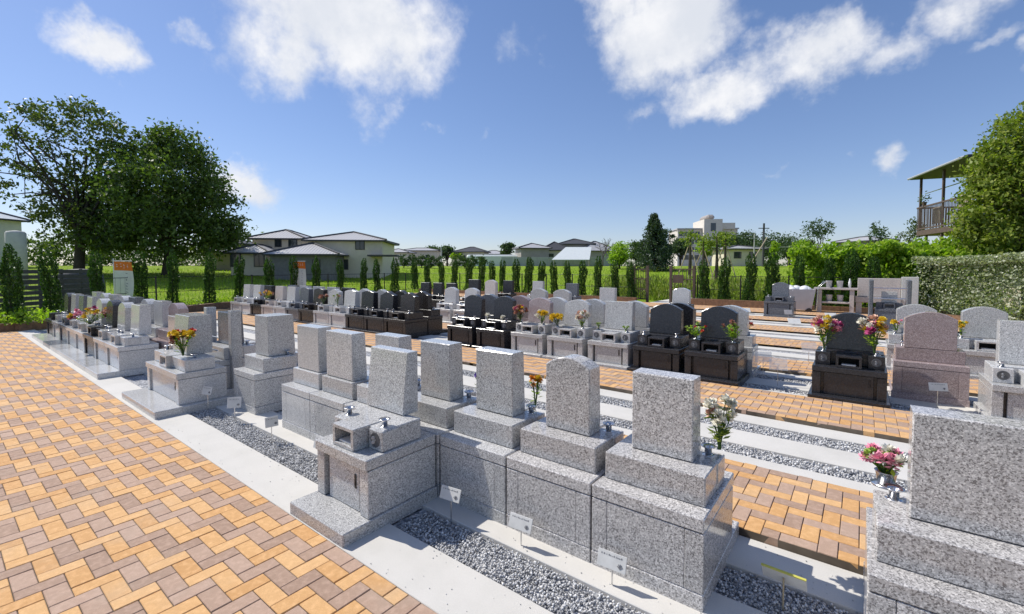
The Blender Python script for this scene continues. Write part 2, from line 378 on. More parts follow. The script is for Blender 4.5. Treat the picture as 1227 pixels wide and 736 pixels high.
# cemetery pad (under all the paving)
mb = MB()
PADP = [(-19.6, -8), (-20.0, 1.2), (-24.2, 7.9), (-25.8, 15.4), (-26.0, 23.3), (8, 23.3), (9, -8)]
k = len(PADP); mb.add([(x, y, -.05) for x, y in PADP] + [(x, y, -.6) for x, y in PADP], [tuple(range(k))[::-1]] + [(i, (i + 1) % k, k + (i + 1) % k, k + i) for i in range(k)])
tag(link('ground', mb.mesh('ground', M_SOIL)), 'bare soil ground of the cemetery under the paving', kind='structure')

# ---------------------------------------------------------------- walks of herringbone pavers
def clip_box(x0, x1, y0, y1, bx0, bx1, by0, by1):
    a, b, c, d = max(x0, bx0), min(x1, bx1), max(y0, by0), min(y1, by1)
    return (a, b, c, d) if b - a > .02 and d - c > .02 else None
def project(x, y, z=0.):
    d = FW[0] * x + FW[1] * y
    if d < .3: return None
    return 613.5 + FPX * (RT[0] * x + RT[1] * y) / d, 321 + FPX * (EYE - z) / d, d
def paving(name, label, bx0, bx1, by0, by1, ztop, nobj, phase=(0., 0.), inside=None, hide=None):
    u = .1; root_mb = MB(); root_mb.box(bx0, bx1, by0, by1, ztop - .09, ztop - .006)
    root = tag(link(name, root_mb.mesh(name, M_SAND)), label, kind='structure')
    root.location = (0, 0, 0)
    pcs = []
    i0, i1 = int((bx0 - phase[0]) / u) - 4, int((bx1 - phase[0]) / u) + 4; j0, j1 = int((by0 - phase[1]) / u) - 4, int((by1 - phase[1]) / u) + 4
    for j in range(j0, j1):
        for i in range(i0, i1):
            s_ = (i + j) % 4
            if s_ == 0: a = (i, i + 2, j, j + 1); m_ = i - 3 * ((i + j) // 4)
            elif s_ == 2: a = (i, i + 1, j, j + 2); m_ = (i - 2) - 3 * ((i - 2 + j) // 4)
            else: continue
            g = .0022
            b = clip_box(a[0] * u + phase[0] + g, a[1] * u + phase[0] - g, a[2] * u + phase[1] + g, a[3] * u + phase[1] - g, bx0, bx1, by0, by1)
            if not b: continue
            cx, cy = (b[0] + b[1]) / 2, (b[2] + b[3]) / 2
            if inside and not inside(cx, cy): continue
            p = project(cx, cy)
            vis = p is not None and -40 < p[0] < 1267 and 330 < p[1] < 790 and not (hide and hide(cx, cy))
            pcs.append((0 if vis else 1, p[2] if p else 99, b, m_ % 2))
    pcs.sort(key=lambda q: (q[0], q[1]))
    rr = random.Random(11); st = {0: MB(), 1: MB()}
    for q, (vis, d, b, colr) in enumerate(pcs):
        cx, cy = (b[0] + b[1]) / 2, (b[2] + b[3]) / 2; hx, hy = (b[1] - b[0]) / 2, (b[3] - b[2]) / 2; dz = rr.uniform(-.0018, .0018)
        if q < nobj and not vis:
            me = cached(('brick', round(hx, 3), round(hy, 3), colr), lambda: MB().box(-hx, hx, -hy, hy, -.055, 0, .003).mesh('brick', (M_YEL, M_PUR)[colr]))
            o = link('brick', me, root, (cx, cy, ztop + dz)); o.rotation_euler = (rr.uniform(-.006, .006), rr.uniform(-.006, .006), rr.uniform(-.006, .006))
        else: st[colr].box(b[0], b[1], b[2], b[3], ztop - .05 + dz, ztop + dz, .003)
    for colr in (0, 1):
        if st[colr].f: tag(link('brick', st[colr].mesh('brick', (M_YEL, M_PUR)[colr]), root), kind='stuff')
    return root
paving('paved_path', 'wide herringbone brick path of yellow and purple pavers', -19.4, 1.5, -1.2, 1.536, 0., 300, (.02, .04))
WK = [3.22, 5.95, 8.68, 11.41, 14.14, 16.87, 19.60]; WW = 1.13
paving('paved_walk', 'narrow brick walk behind the nearest headstones', -19.8, 7, 3.22, 4.33, .05, 220, (.03, .02), hide=lambda x, y: (x < -.95 or x > .2) and x > -4.9)
paving('paved_walk', 'narrow brick walk in front of the black and grey graves', -20.2, 7, 5.95, 7.08, .05, 300, (.05, .05), hide=lambda x, y: x < -5.5 or x > .6)
paving('paved_walk', 'narrow brick walk behind the black and grey graves', -22, 7, 8.68, 9.8, .05, 60, (.0, .08), hide=lambda x, y: x < -1.6 or x > .2)
for i, wy in enumerate(WK[3:]):
    paving('paved_walk', ['third narrow brick walk towards the back fence', 'fourth narrow brick walk towards the back fence', 'fifth narrow brick walk towards the back fence', 'brick walk just before the back planter'][i], -24, 6, wy, wy + (1.12 if i < 3 else 2.2), .05, 0, (.0, .03 * i))
# concrete strips and gravel beds
def conc(x0, x1, y0, y1, z=0.): return MB().box(x0, x1, y0, y1, -.3, z, .004)
def strip(lbl, y0, y1, x0=-20., x1=7., z=0.):
    tag(link('concrete_strip', conc(x0, x1, y0, y1, z).mesh('concrete_strip', M_CONC)), lbl, kind='structure')
GR = []
STR = [(1.54, [('c', .36), ('g', .30), ('c', .36), ('g', .30), ('c', .355)])] + [(w_ + WW - .02, [('c', .29), ('g', .28), ('c', .43), ('g', .32), ('c', .295)]) for w_ in WK[:-1]]
for y0, lst in STR:
    y = y0
    for kk, dy in lst:
        if kk == 'c': strip('pale concrete strip between graves and gravel', y, y + dy)
        else: GR.append((y, y + dy))
        y += dy
mb = MB()
for a, b in GR: mb.box(-20, 7, a + .001, b - .001, -.2, -.03)
tag(link('gravel_bed', mb.mesh('gravel_bed', M_GBED)), 'grey gravel beds between the concrete strips', kind='structure')
def gravel(rects, size, dens_, name):
    V = []; F = []
    base = np.array([(1, 0, 0), (-1, 0, 0), (0, 1, 0), (0, -1, 0), (0, 0, 1), (0, 0, -1)], float)
    tri = np.array([(0, 2, 4), (2, 1, 4), (1, 3, 4), (3, 0, 4), (2, 0, 5), (1, 2, 5), (3, 1, 5), (0, 3, 5)])
    P = []
    for x0, x1, y0, y1 in rects:
        m_ = int((x1 - x0) * (y1 - y0) / size ** 2 * dens_)
        P.append(np.c_[RNG.uniform(x0, x1, m_), RNG.uniform(y0 + .012, y1 - .012, m_), RNG.uniform(-.032, -.006, m_)])
    P = np.concatenate(P); m_ = len(P)
    S = base[None] * RNG.uniform(.55, 1.0, (m_, 6, 1)) * size * .62 * RNG.uniform(.7, 1.3, (m_, 1, 1))
    q = RNG.normal(size=(m_, 4)); q /= np.linalg.norm(q, axis=1, keepdims=True); a, b, c, d = q.T
    Rm = np.stack([np.stack([1 - 2 * (c * c + d * d), 2 * (b * c - a * d), 2 * (b * d + a * c)], -1), np.stack([2 * (b * c + a * d), 1 - 2 * (b * b + d * d), 2 * (c * d - a * b)], -1), np.stack([2 * (b * d - a * c), 2 * (c * d + a * b), 1 - 2 * (b * b + c * c)], -1)], 1)
    Vv = np.einsum('nij,nkj->nki', Rm, S) + P[:, None, :]
    Ff = tri[None] + 6 * np.arange(m_)[:, None, None]
    return tag(link(name, fastmesh(name, Vv.reshape(-1, 3), Ff.reshape(-1, 3), M_GRAV)), 'loose grey gravel filling the strips beside the near graves', kind='stuff')
gravel([(-8.0, -3.4, GR[0][0], GR[0][1]), (-2.45, .3, GR[0][0], GR[0][1]), (-.6, .15, GR[1][0], GR[1][1])], .016, 1.75, 'gravel')
_z = RNG.uniform
def stray(n, x0, x1, y0, y1, name='gravel'):
    V, F = [], []; base = [(1, 0, 0), (-1, 0, 0), (0, 1, 0), (0, -1, 0), (0, 0, .8), (0, 0, -.8)]; tri = [(0, 2, 4), (2, 1, 4), (1, 3, 4), (3, 0, 4), (2, 0, 5), (1, 2, 5), (3, 1, 5), (0, 3, 5)]
    for i in range(n):
        yy = y0 + (y1 - y0) * float(RNG.choice([RNG.beta(1, 4), 1 - RNG.beta(1, 4)])); xx = float(_z(x0, x1)); r = float(_z(.0025, .006)); o = len(V)
        V += [(xx + a * r * float(_z(.6, 1)), yy + b * r * float(_z(.6, 1)), r * .6 + c * r * .7) for a, b, c in base]; F += [tuple(o + k for k in t) for t in tri]
    tag(link(name, fastmesh(name, V, F, M_GRAV)), 'stray gravel stones scattered on the concrete strips', kind='stuff')
stray(70, -2.4, .2, 1.56, 1.88); stray(40, -2.3, .2, 2.22, 2.36); stray(26, -.55, .1, 2.9, 3.2); stray(50, -6.2, -3.3, 1.56, 1.9)
gravel([(-6., 1.4, GR[2][0], GR[2][1]), (-6., 1.4, GR[3][0], GR[3][1]), (-1.6, 2.2, GR[4][0], GR[4][1]), (-1.6, 2.2, GR[5][0], GR[5][1])], .023, 1.5, 'gravel')

# ---------------------------------------------------------------- graves
def headstone_mesh(wd, h, th, style, slant, mat_):
    "front face towards -y at y=0, back at y=th"
    pts = []; hw = wd / 2
    if style == 'flat': pts = [(-hw, 0), (hw, 0), (hw, h), (-hw, h)]
    elif style == 'arch':
        pts = [(-hw, 0), (hw, 0)]; rise = .09 * wd / .5
        for i in range(11):
            t = 1 - 2 * i / 10; pts.append((hw * t, h - rise * t * t))
    elif style == 'peak': pts = [(-hw, 0), (hw, 0), (hw, h - .05), (hw * .45, h - .012), (0, h), (-hw * .45, h - .012), (-hw, h - .05)]
    elif style == 'wave':
        pts = [(-hw, 0), (hw, 0)]
        for i in range(13):
            t = 1 - 2 * i / 12; pts.append((hw * t, h - .045 + .045 * math.cos(math.pi * t)))
    c = .006; n = len(pts); cz = h / 2
    def inset(p): return (p[0] - math.copysign(c, p[0]) if abs(p[0]) > .5 * hw else p[0], p[1] + (c if p[1] < cz else -c))
    yf = lambda z: slant * z / h
    rings = [[(x, yf(z), z) for x, z in map(inset, pts)], [(x, yf(z) + c, z) for x, z in pts], [(x, th - c, z) for x, z in pts], [(x, th, z) for x, z in map(inset, pts)]]
    mb = MB(); v = [p for r in rings for p in r]; f = [tuple(range(n)), tuple(reversed(range(3 * n, 4 * n)))]
    for i in range(3):
        for k in range(n): f.append((i * n + k, (i + 1) * n + k, (i + 1) * n + (k + 1) % n, i * n + (k + 1) % n))
    mb.add(v, f); return mb.mesh('headstone', mat_)
def incense_mesh(wd, dp, h, mat_):
    mb = MB(); t = .028
    mb.box(-wd / 2, wd / 2, 0, dp, h - t, h, .004); mb.box(-wd / 2, wd / 2, 0, dp, 0, t, .004)
    mb.box(-wd / 2, -wd / 2 + t, .001, dp - .001, t - .003, h - t + .003); mb.box(wd / 2 - t, wd / 2, .001, dp - .001, t - .003, h - t + .003)
    mb.box(-wd / 2 + t - .001, wd / 2 - t + .001, dp * .7, dp - .002, t - .003, h - t + .003)
    mb.box(-wd / 2 + t, wd / 2 - t, dp * .66, dp * .69, t, h - t, m=1)  # black sheet, paints the shade at the back of the opening
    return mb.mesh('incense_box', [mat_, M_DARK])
def emblem_meshes():
    mb = MB(); n = 20
    prof = [(.0, 0), (.052, 0), (.052, .004), (.045, .006), (.042, .004), (.0, .004)]
    mb.lathe(prof[1:5], n); d = mb
    mb2 = MB(); 
    for k in range(4):
        a = k * math.pi / 2 + math.pi / 4; mb2.lathe([(.013, .004), (.013, .008), (.008, .010)], 8, o=(.021 * math.cos(a), .021 * math.sin(a), 0))
    mb2.lathe([(.006, .004), (.006, .010)], 8)
    return d.mesh('emblem', M_EMBD), mb2.mesh('petal_relief', M_EMBL)
GI = 0
def grave(x, yfront, label, mt='grey', w=.64, kw=None, facing=-1, D=.86, hb=.48, ht=.165, stone=(.36, .47, .165, 'flat', .02), stone_back=.26, altar=True, detail=2, front=.2, name='grave', stone_dx=0., group=None, tier_mat=None, stone_mat=None, stands=2, boxmat=None, vases=True, base_mat=None):
    """a family grave: slab, hollow plinth with door, tier, altar pieces and headstone; local front is y=0 facing -y"""
    m = G[mt]; tm = G[tier_mat or mt]; sm = G[stone_mat or mt]; bm = G[base_mat or mt]
    g = thing(name, label, 'grave', (x, yfront if facing < 0 else yfront, 0), 0 if facing < 0 else math.pi, group)
    kw = kw or w + .10; cap = .075; pw = .095
    key = (mt, tier_mat, stone_mat, boxmat, base_mat, round(w, 3), round(kw, 3), D, hb, ht, stone, stone_back, front, detail)
    def P(nm, fn, loc=(0, 0, 0), parent=None):
        return link(nm, cached((key, nm), fn), parent or g, loc)
    P('base_slab', lambda: MB().box(-kw / 2, kw / 2, 0.0, D, -.02, .085, .006).mesh('base_slab', bm))
    P('cap_slab', lambda: MB().box(-w / 2, w / 2, front - .015, D - .001, hb - cap, hb, .006).mesh('cap_slab', m))
    if detail >= 1:
        sw = cached((key, 'sw'), lambda: MB().box(-pw / 2, pw / 2, front, D - .002, .086, hb - cap - .004, .004).mesh('side_wall', m))
        for s_ in (-1, 1): link('side_wall', sw, g, (s_ * (w / 2 - pw / 2 - .001), 0, 0))
        P('back_panel', lambda: MB().box(-w / 2 + pw + .002, w / 2 - pw - .002, D - .019, D - .003, .087, hb - cap - .004, .003).mesh('back_panel', m))
        P('inner_shade', lambda: MB().box(-w / 2 + pw, w / 2 - pw, front + .06, D - .02, .085, hb - cap).mesh('inner_shade', G['black']))  # black infill behind the slots, its colour stands for the open interior's shade
        dr = P('door', lambda: MB().box(-w / 2 + pw + .035, w / 2 - pw - .035, front + .02, front + .055, .087, hb - cap - .004, .004).mesh('door', m))
        if detail >= 2:
            link('handle', cached('handle', lambda: MB().box(-.011, .011, -.006, .0, -.05, .05, .004).box(-.006, .006, -.010, -.006, -.03, .0, .002).mesh('handle', M_BLACKM)), dr, (w / 2 - pw - .075, front + .0205, .29))
    else:
        P('plinth', lambda: MB().box(-w / 2 + .004, w / 2 - .004, front, D - .004, .085, hb - cap, .004).mesh('plinth', m))
    tw = w - .045
    P('tier', lambda: MB().box(-tw / 2 + (.005 if altar else 0), tw / 2 - (.005 if altar else 0), D - .40 - (.05 if altar else .2), D - .12, hb + .001, hb + ht, .006).mesh('tier', tm))
    sw_, sh, th, sty, sl = stone
    P('headstone', lambda: headstone_mesh(sw_, sh, th, sty, sl, sm), (stone_dx, D - stone_back - th, hb + ht + .004))
    P('stone_foot', lambda: MB().box(-sw_ / 2 + .012, sw_ / 2 - .012, .012, th - .012, 0, .005).mesh('stone_foot', G['black']), (stone_dx, D - stone_back - th, hb + ht))
    if altar:
        stw = min(.17, w * .24); sx = tw / 2 - stw / 2
        st = cached((key, 'st'), lambda: MB().box(-stw / 2, stw / 2, 0, .165, 0, ht - .008, .006).mesh('flower_stand', tm))
        em = cached('emb', emblem_meshes)
        for s_ in (-1, 1)[2 - stands:]:
            fs = link('flower_stand', st, g, (s_ * sx, max(D - .62, front + .13), hb + .001))
            if detail >= 2:
                e = link('emblem', em[0], fs, (0, .001, ht * .5)); e.rotation_euler = (math.pi / 2, 0, 0)
                e = link('crest', em[1], fs, (0, .001, ht * .5)); e.rotation_euler = (math.pi / 2, 0, math.pi / 4)
            if vases and detail >= 1:
                link('vase', cached('vase', lambda: MB().lathe([(.020, 0), (.020, .045), (.042, .058), (.040, .062), (.019, .05), (.017, .02)], 16).lathe([(.036, 0), (.036, .008), (.02, .009)], 16).mesh('vase', M_STEEL, True)), fs, (0, .08, ht - .009))
        ib = link('incense_box', cached((key, 'ib'), lambda: incense_mesh(min(.27, w * .40), .24, .155, G[boxmat or tier_mat or mt])), g, (0, max(D - .78, front + .015), hb + .001))
        if detail >= 1: link('tray', cached('tray', lambda: MB().box(-.075, .075, .02, .12, 0, .014, .003).mesh('tray', M_TRAY)), ib, (0, 0, .029))
    return g
ORD = ['first', 'second', 'third', 'fourth', 'fifth', 'sixth', 'seventh', 'eighth', 'ninth', 'tenth', 'eleventh', 'twelfth', 'thirteenth']
GA = 'family graves in rows'
# near row with its back to the path (front towards +y): origin at the front, y = 3.22
def grave_b(x, yback, label, **kw):
    D_ = kw.get('D', .86); return grave(x, yback + D_, label, facing=1, group=GA, **kw)
YB = 2.36
grave_b(.372, YB, 'coarse speckled granite grave cut off by the right edge, nearest of all', mt='coarse', w=.645, kw=.645, detail=1)
grave_b(-.912, YB, 'grey granite grave with white flowers behind its flat-topped headstone', mt='coarse', w=.63, kw=.632)
grave_b(-1.552, YB, 'grey granite grave with arched headstone beside the white-flowered one', mt='coarse', w=.63, kw=.632, stone=(.34, .50, .165, 'arch', .02))
grave_b(-2.195, YB, 'grey granite grave seen from behind with orange flowers to its right', mt='grey', w=.63, kw=.632)
grave_b(-2.845, YB, 'grey granite grave seen from behind with purple and yellow flowers beside it', mt='grey', w=.63, kw=.632, stone=(.36, .47, .17, 'flat', .02))
grave_b(-3.49, YB, 'grey granite grave half hidden behind the single path-facing headstone', mt='grey', w=.62, kw=.622)
grave_b(-4.115, YB, 'grey granite grave seen from behind, right of the smooth grey one', mt='grey', w=.60, kw=.602, stone=(.46, .46, .17, 'flat', .02), stone_back=.15)
grave_b(-4.715, YB, 'smooth bluish grey grave seen from behind at the left end of the long plinth', mt='pale', w=.59, kw=.592, stone=(.44, .47, .17, 'flat', .02), stone_back=.15, base_mat='grey')
grave_b(-5.97, YB, 'free-standing grey grave beyond the gap with two white signs at its foot', mt='grey', w=.58, kw=.60, stone=(.36, .50, .34, 'flat', .02), stone_back=.22)
# single grave facing the path
grave(-2.855, 1.545, 'grey granite grave facing the path with open incense box and steel vases', 'grey', w=.63, kw=.67, D=.80, hb=.485, ht=.15, front=.20, stone_dx=-.075, stone=(.46, .47, .15, 'flat', .05), stone_back=.03, group=GA)
# wide grave facing the path
gw = grave(-7.12, 1.58, 'wide pale granite grave facing the path with red and yellow flowers', 'pale', w=1.24, kw=1.42, D=.79, hb=.47, ht=.15, front=.26, stone=(.52, .50, .30, 'flat', .04), stone_back=.03, group=GA, tier_mat='pale', stone_mat='grey')
link('side_stone', MB().box(-.17, .17, 0, .2, 0, .46, .006).mesh('side_stone', G['beige']), gw, (-.40, .50, .624))
# grave with two upright screen slabs behind it
gs = grave_b(-7.32, YB + .02, 'bluish grave between two tall upright screen slabs', mt='pale', w=.84, kw=1.0, stone_mat='slate', stone=(.4, .46, .2, 'flat', .02))
for sx in (-.44, .44):
    link('screen_slab', cached('scr', lambda: MB().box(-.055, .055, 0, .13, 0, 1.16, .006).mesh('screen_slab', G['grey'])), gs, (sx, .55, .0))
for zz_ in (.62, .8): link('rail', cached('rail1', lambda: MB().tube([(-.42, 0, 0), (.42, 0, 0)], .012, 8).mesh('rail', M_STEEL)), gs, (0, .82, zz_))
# left block: graves in a touching row facing the path, with another row back to back
LB = ['pale', 'grey', 'black', 'pale', 'grey', 'slate', 'grey', 'black']
LBL = ['pale granite grave at the right end of the touching row by the path', 'grey grave second from the right end of the touching row by the path', 'black grave third from the right end of the touching row by the path', 'pale grave behind the pink and yellow bouquet in the touching row',
       'grey grave fifth from the right end of the touching row by the path', 'slate grave sixth from the right end of the touching row by the path', 'grey grave second from the left end of the touching row by the path', 'black grave at the left end of the touching row by the path']
for i in range(8):
    grave(-9.88 - .872 * i, 1.62, LBL[i], LB[i], w=.86, kw=.868, D=.80, hb=.47, ht=.14, front=.27, stone=(.50, .50, .18, ('flat', 'arch', 'arch', 'arch', 'flat', 'flat', 'flat', 'arch')[i], .03), stone_back=.05, group=GA, base_mat='pale' if LB[i] == 'black' else None, detail=1 if i > 2 else 2)
LBB = ['mauve', 'pale', 'grey', 'slate', 'pale', 'grey', 'pale', 'grey']
for i in range(8):
    c_ = 'pinkish' if i == 0 else {'pale': 'pale', 'grey': 'grey', 'slate': 'slate'}[LBB[i]]
    grave_b(-9.75 - .872 * i, 2.46, c_ + ' headstone grave facing away, %s from the right behind the touching row' % ORD[i], mt=LBB[i], w=.80, kw=.86, detail=1, stone=(.52, .47, .17, 'arch' if i % 2 == 0 else 'flat', .02), D=.80)

# row facing us along the second walk
S2 = 7.10
ROW2 = [(-.105, 'black', 'arch', 'black granite grave with two tall colourful bouquets, alone between empty plots'),
        (-1.785, 'black', 'arch', 'black grave with leafy green and red flowers at the right end of the row'),
        (-2.63, 'black', 'arch', 'black grave without flowers, second from the right end of the row'),
        (-3.48, 'grey', 'flat', 'grey grave with two small lime sprigs, between a black and a grey grave'),
        (-4.35, 'grey', 'arch', 'grey grave with yellow chrysanthemums left and pale pink flowers right'),
        (-5.22, 'mauve', 'arch', 'pinkish grey grave with rust and yellow bouquets, left of two grey ones'),
        (-6.16, 'black', 'arch', 'black grave with white paper flowers in its vases, near the left end of the row'),
        (-7.05, 'black', 'arch', 'black grave at the left end of the row before the gap'),
        (1.56, 'grey', 'flat', 'grey and pale granite grave at the right edge of the picture')]
for i, (x, mt, sty, lb) in enumerate(ROW2):
    mm = 'grey' if mt == 'mauve' else mt
    wdt = .76 if i not in (0,) else .78
    grave(x, S2 + (.02 if i else 0.), lb, mm, w=wdt, kw=wdt + .07, D=.84, hb=.455, ht=.175, front=.12, stone=(.53, .50, .16, sty, .05), stone_back=.14, group=GA, stone_mat=mt, tier_mat='pale' if i == 8 else None)
ROW2L = ['brown', 'black', 'black', 'pale', 'grey', 'brown', 'slate', 'pale', 'beige', 'black', 'pale', 'grey']
for i, mt in enumerate(ROW2L):
    nm = {'brown': 'dark brown', 'black': 'black', 'pale': 'pale', 'grey': 'grey', 'slate': 'slate', 'beige': 'beige'}[mt]
    grave(-9.30 - .868 * i, S2 + .02, '%s grave, %s from the right end of the long touching row past the gap' % (nm, ORD[i]), mt, w=.85, kw=.864, D=.82, hb=.455, ht=.165, front=.10, stone=(.56, .48, .18, ('wave', 'wave', 'peak', 'peak', 'wave', 'peak', 'peak', 'flat', 'flat', 'flat', 'flat', 'flat')[i], .04), stone_back=.14, group=GA, detail=1)
# back to back with them, facing away
R2B = [(-1.75, 'grey'), (-2.6, 'black'), (-3.42, 'grey'), (-4.28, 'grey'), (-5.15, 'pale'), (-6.1, 'mauve'), (-7.0, 'slate')]
for i, (x, mt) in enumerate(R2B):
    nm = {'grey': 'grey', 'black': 'black', 'pale': 'pale', 'mauve': 'pinkish', 'slate': 'slate'}[mt]
    grave_b(x + .04, 7.99, '%s headstone showing its back, %s from the right behind the flowered row' % (nm, ORD[i]), mt=mt, w=.74, kw=.78, detail=1, D=.68, stone=(.53, .48, .16, 'arch', .03), stone_back=.12)
grave_b(.735, 7.95, 'mauve granite grave showing its plain back, white sign in front', mt='mauve', w=.74, kw=.76, D=.74, hb=.505, ht=.17, stone=(.52, .49, .16, 'arch', .03), stone_back=.12)
for i in range(9):
    mt = ['brown', 'black', 'grey', 'pale', 'black', 'grey', 'pale', 'grey', 'slate'][i]
    grave_b(-9.30 - .868 * i, 7.97, '%s headstone facing away, %s from the right behind the long touching row' % ({'brown': 'dark brown'}.get(mt, mt), ORD[i]), mt=mt, w=.85, kw=.864, detail=1, D=.70, stone=(.56, .47, .17, 'wave' if i < 4 else 'flat', .03), stone_back=.12)
# further rows
FAR = [(.76, 9.86, -1, 'grey', 'arch', 'grey arched grave with yellow flowers just behind the mauve one'), (1.58, 9.86, -1, 'grey', 'arch', 'grey arched grave behind the one at the right edge'),
       (-10.5, 9.86, -1, 'pale', 'arch', 'pale arched grave standing alone in the gap left of the black graves'), (-9.6, 9.86, -1, 'pale', 'arch', 'pale arched grave half hidden behind the left-end black grave'),
       (-7.4, 10.7, 1, 'grey', 'arch', 'left one of two grey headstones facing away beyond the pinkish grave'), (-6.62, 10.7, 1, 'grey', 'arch', 'right one of two grey headstones facing away beyond the pinkish grave'),
       (-14.75, 12.55, -1, 'black', 'flat', 'leftmost of three black graves side by side in the gap'), (-13.98, 12.55, -1, 'black', 'flat', 'middle one of three black graves side by side in the gap'), (-13.2, 12.55, -1, 'black', 'flat', 'rightmost of three black graves side by side in the gap'),
       (-11.95, 12.55, -1, 'black', 'flat', 'black grave directly left of the tall beige one'), (-11.1, 12.55, -1, 'beige', 'arch', 'tall beige grave between two black ones near the back'),
       (-12.45, 15.35, -1, 'black', 'flat', 'black grave on a wide stepped base near the back fence'), (-10.85, 15.35, -1, 'pale', 'flat', 'pale flat-topped grave near the back fence, left of a dark one'),
       (-9.2, 15.35, -1, 'slate', 'flat', 'dark slate grave near the back planter, wide and low'), (-4.45, 13.9, -1, 'pale', 'arch', 'pale grave with black plinth before the gateway'),
       (-2.3, 18.3, -1, 'slate', 'arch', 'dark slate grave alone before the silver garbage cart'), (-6.3, 12.55, -1, 'grey', 'flat', 'low grey grave behind the grey row near the back planter')]
for i, (x, y, fc, mt, sty, lb) in enumerate(FAR):
    tall = .17 if i in (9, 10) else (.06 if i in (11, 12) else 0)
    kw = dict(mt=mt, w=.78, kw=.9 if i != 11 else 1.25, detail=1, stone=(.52, .50 + tall, .17, sty, .03), D=.8, stone_back=.14, group=GA, base_mat='black' if i == 14 else None)
    if i == 14: kw.update(mt='black', stone_mat='pale')
    if i == 15: kw.update(w=.92, hb=.56)
    if fc < 0: grave(x, y, lb, front=.12, hb=kw.pop('hb', .455), ht=.165, **kw)
    else: kw.pop('group'); grave_b(x, y, lb, **kw)
# grave with tall posts and rail at the right back
gr = grave(.62, 15.9, 'tall grey grave with two upright posts and a steel rail', 'slate', w=.62, kw=.9, D=.8, detail=0, stone=(.34, .30, .2, 'flat', .02), stone_mat='grey', group=GA, hb=.62)
for sx in (-.40, .40): link('post', cached('post2', lambda: MB().box(-.05, .05, 0, .5, 0, 1.42, .02).mesh('post', G['slate'])), gr, (sx, .15, 0))
for zz_ in (.9, 1.18): link('rail', cached('rail2', lambda: MB().tube([(-.35, 0, 0), (.35, 0, 0)], .018, 8).mesh('rail', M_STEEL)), gr, (0, .3, zz_))

# ---------------------------------------------------------------- small plot signs
def sign(x, y, lb, h=.27, tilt=22, rz=0., wd=.165, hd=.085, tape=False, acrylic=False, ink=True):
    s = thing('plot_sign', lb, 'sign', (x, y, -.02), R(rz), 'signs of the empty plots')
    link('stake', cached(('stk', h, tape), lambda: MB().tube([(0, 0, 0), (0, .0, h)], .0045, 6).mesh('stake', M_STAKE if tape else M_STEEL)), s)
    pl = link('plate', cached(('pl', wd, hd, acrylic), lambda: MB().box(-wd / 2, wd / 2, -.003, .003, -hd / 2, hd / 2, .001).mesh('plate', M_ACRYL if acrylic else M_PLATE)), s, (0, -.008, h)); pl.rotation_euler = (R(-tilt), 0, 0)
    if ink:
        def marks():
            mb = MB(); rr = random.Random(5); x = -wd * .38
            while x < wd * .34:
                dx = rr.uniform(.003, .007); mb.box(x, x + dx, -.0042, -.0034, hd * .25, hd * .25 + rr.uniform(.004, .009)); x += dx + rr.uniform(.003, .010)
            for a in range(5):   # the dark paw-like mark in the lower right corner
                an = R(30 + a * 30); mb.tube([(wd * .30, -.0038, -hd * .30), (wd * .30 + .018 * math.cos(an), -.0038, -hd * .30 + .024 * math.sin(an))], .0022, 5)
            return mb.mesh('lettering', M_INK)
        tag(link('lettering', cached(('mk', wd, hd), marks), pl), kind='stuff')
    if tape: link('tape', cached(('tp', wd), lambda: MB().box(-wd / 2 - .001, wd / 2 + .001, -.005, .006, hd / 2 - .006, hd / 2 + .003, .001).mesh('tape', M_YELT)), pl)
    return s
sign(-2.2, 2.17, 'white plot sign at the corner beside the single path-facing grave', .22, 20, 8)
sign(-1.66, 2.25, 'white plot sign before the grave with orange flowers', .17, 20, 4)
sign(-1.05, 2.27, 'white plot sign before the arched headstone of the near row', .16, 20, 3)
sign(-.28, 2.66, 'white plot sign with yellow tape on its top edge in dark gravel', .17, 30, 178, .20, .10, True)
sign(-6.35, 2.1, 'white plot sign standing at the side of the wide pale grave', .26, 15, 20, .15, .10)
sign(-5.62, 2.12, 'white plot sign turned sideways at the foot of the free-standing grey grave', .24, 15, 55, .14, .12)
sign(-4.68, 2.10, 'thin plot sign seen edge-on before the smooth grey plinth', .22, 10, 80, .12, .10)
sign(-3.75, 2.12, 'white plot sign just left of the single path-facing grave', .22, 20, 15, .18, .10)
sign(.78, 7.62, 'white plot sign in front of the mauve back-turned grave', .30, 15, 25, .20, .10)
sign(-1.97, 18.1, 'white plot sign leaning before the dark slate grave by the garbage cart', .25, 20, 30, .25, .16, ink=False)
for i, (x, y, l) in enumerate([(-1.22, 8.1, 'clear acrylic plot sign beside the leafy black grave'), (-.95, 7.6, 'clear acrylic plot sign on the gravel left of the bouquet grave'), (-.72, 9.6, 'clear acrylic plot sign in the second empty plot left of the bouquet grave')]):
    sign(x, y + .1, l, .34, 15, 20, .24, .17, acrylic=True, ink=False)
for i, (x, y, l) in enumerate([(-1.6, 16.2, 'small white plot sign lying low on the far strips, left one'), (-.8, 18.9, 'small white plot sign on the far strips before the stone shelf'), (-3.5, 19.2, 'small white plot sign beside the brown planter board')]):
    sign(x, y, l, .15, 50, 20, .34, .22, ink=False)

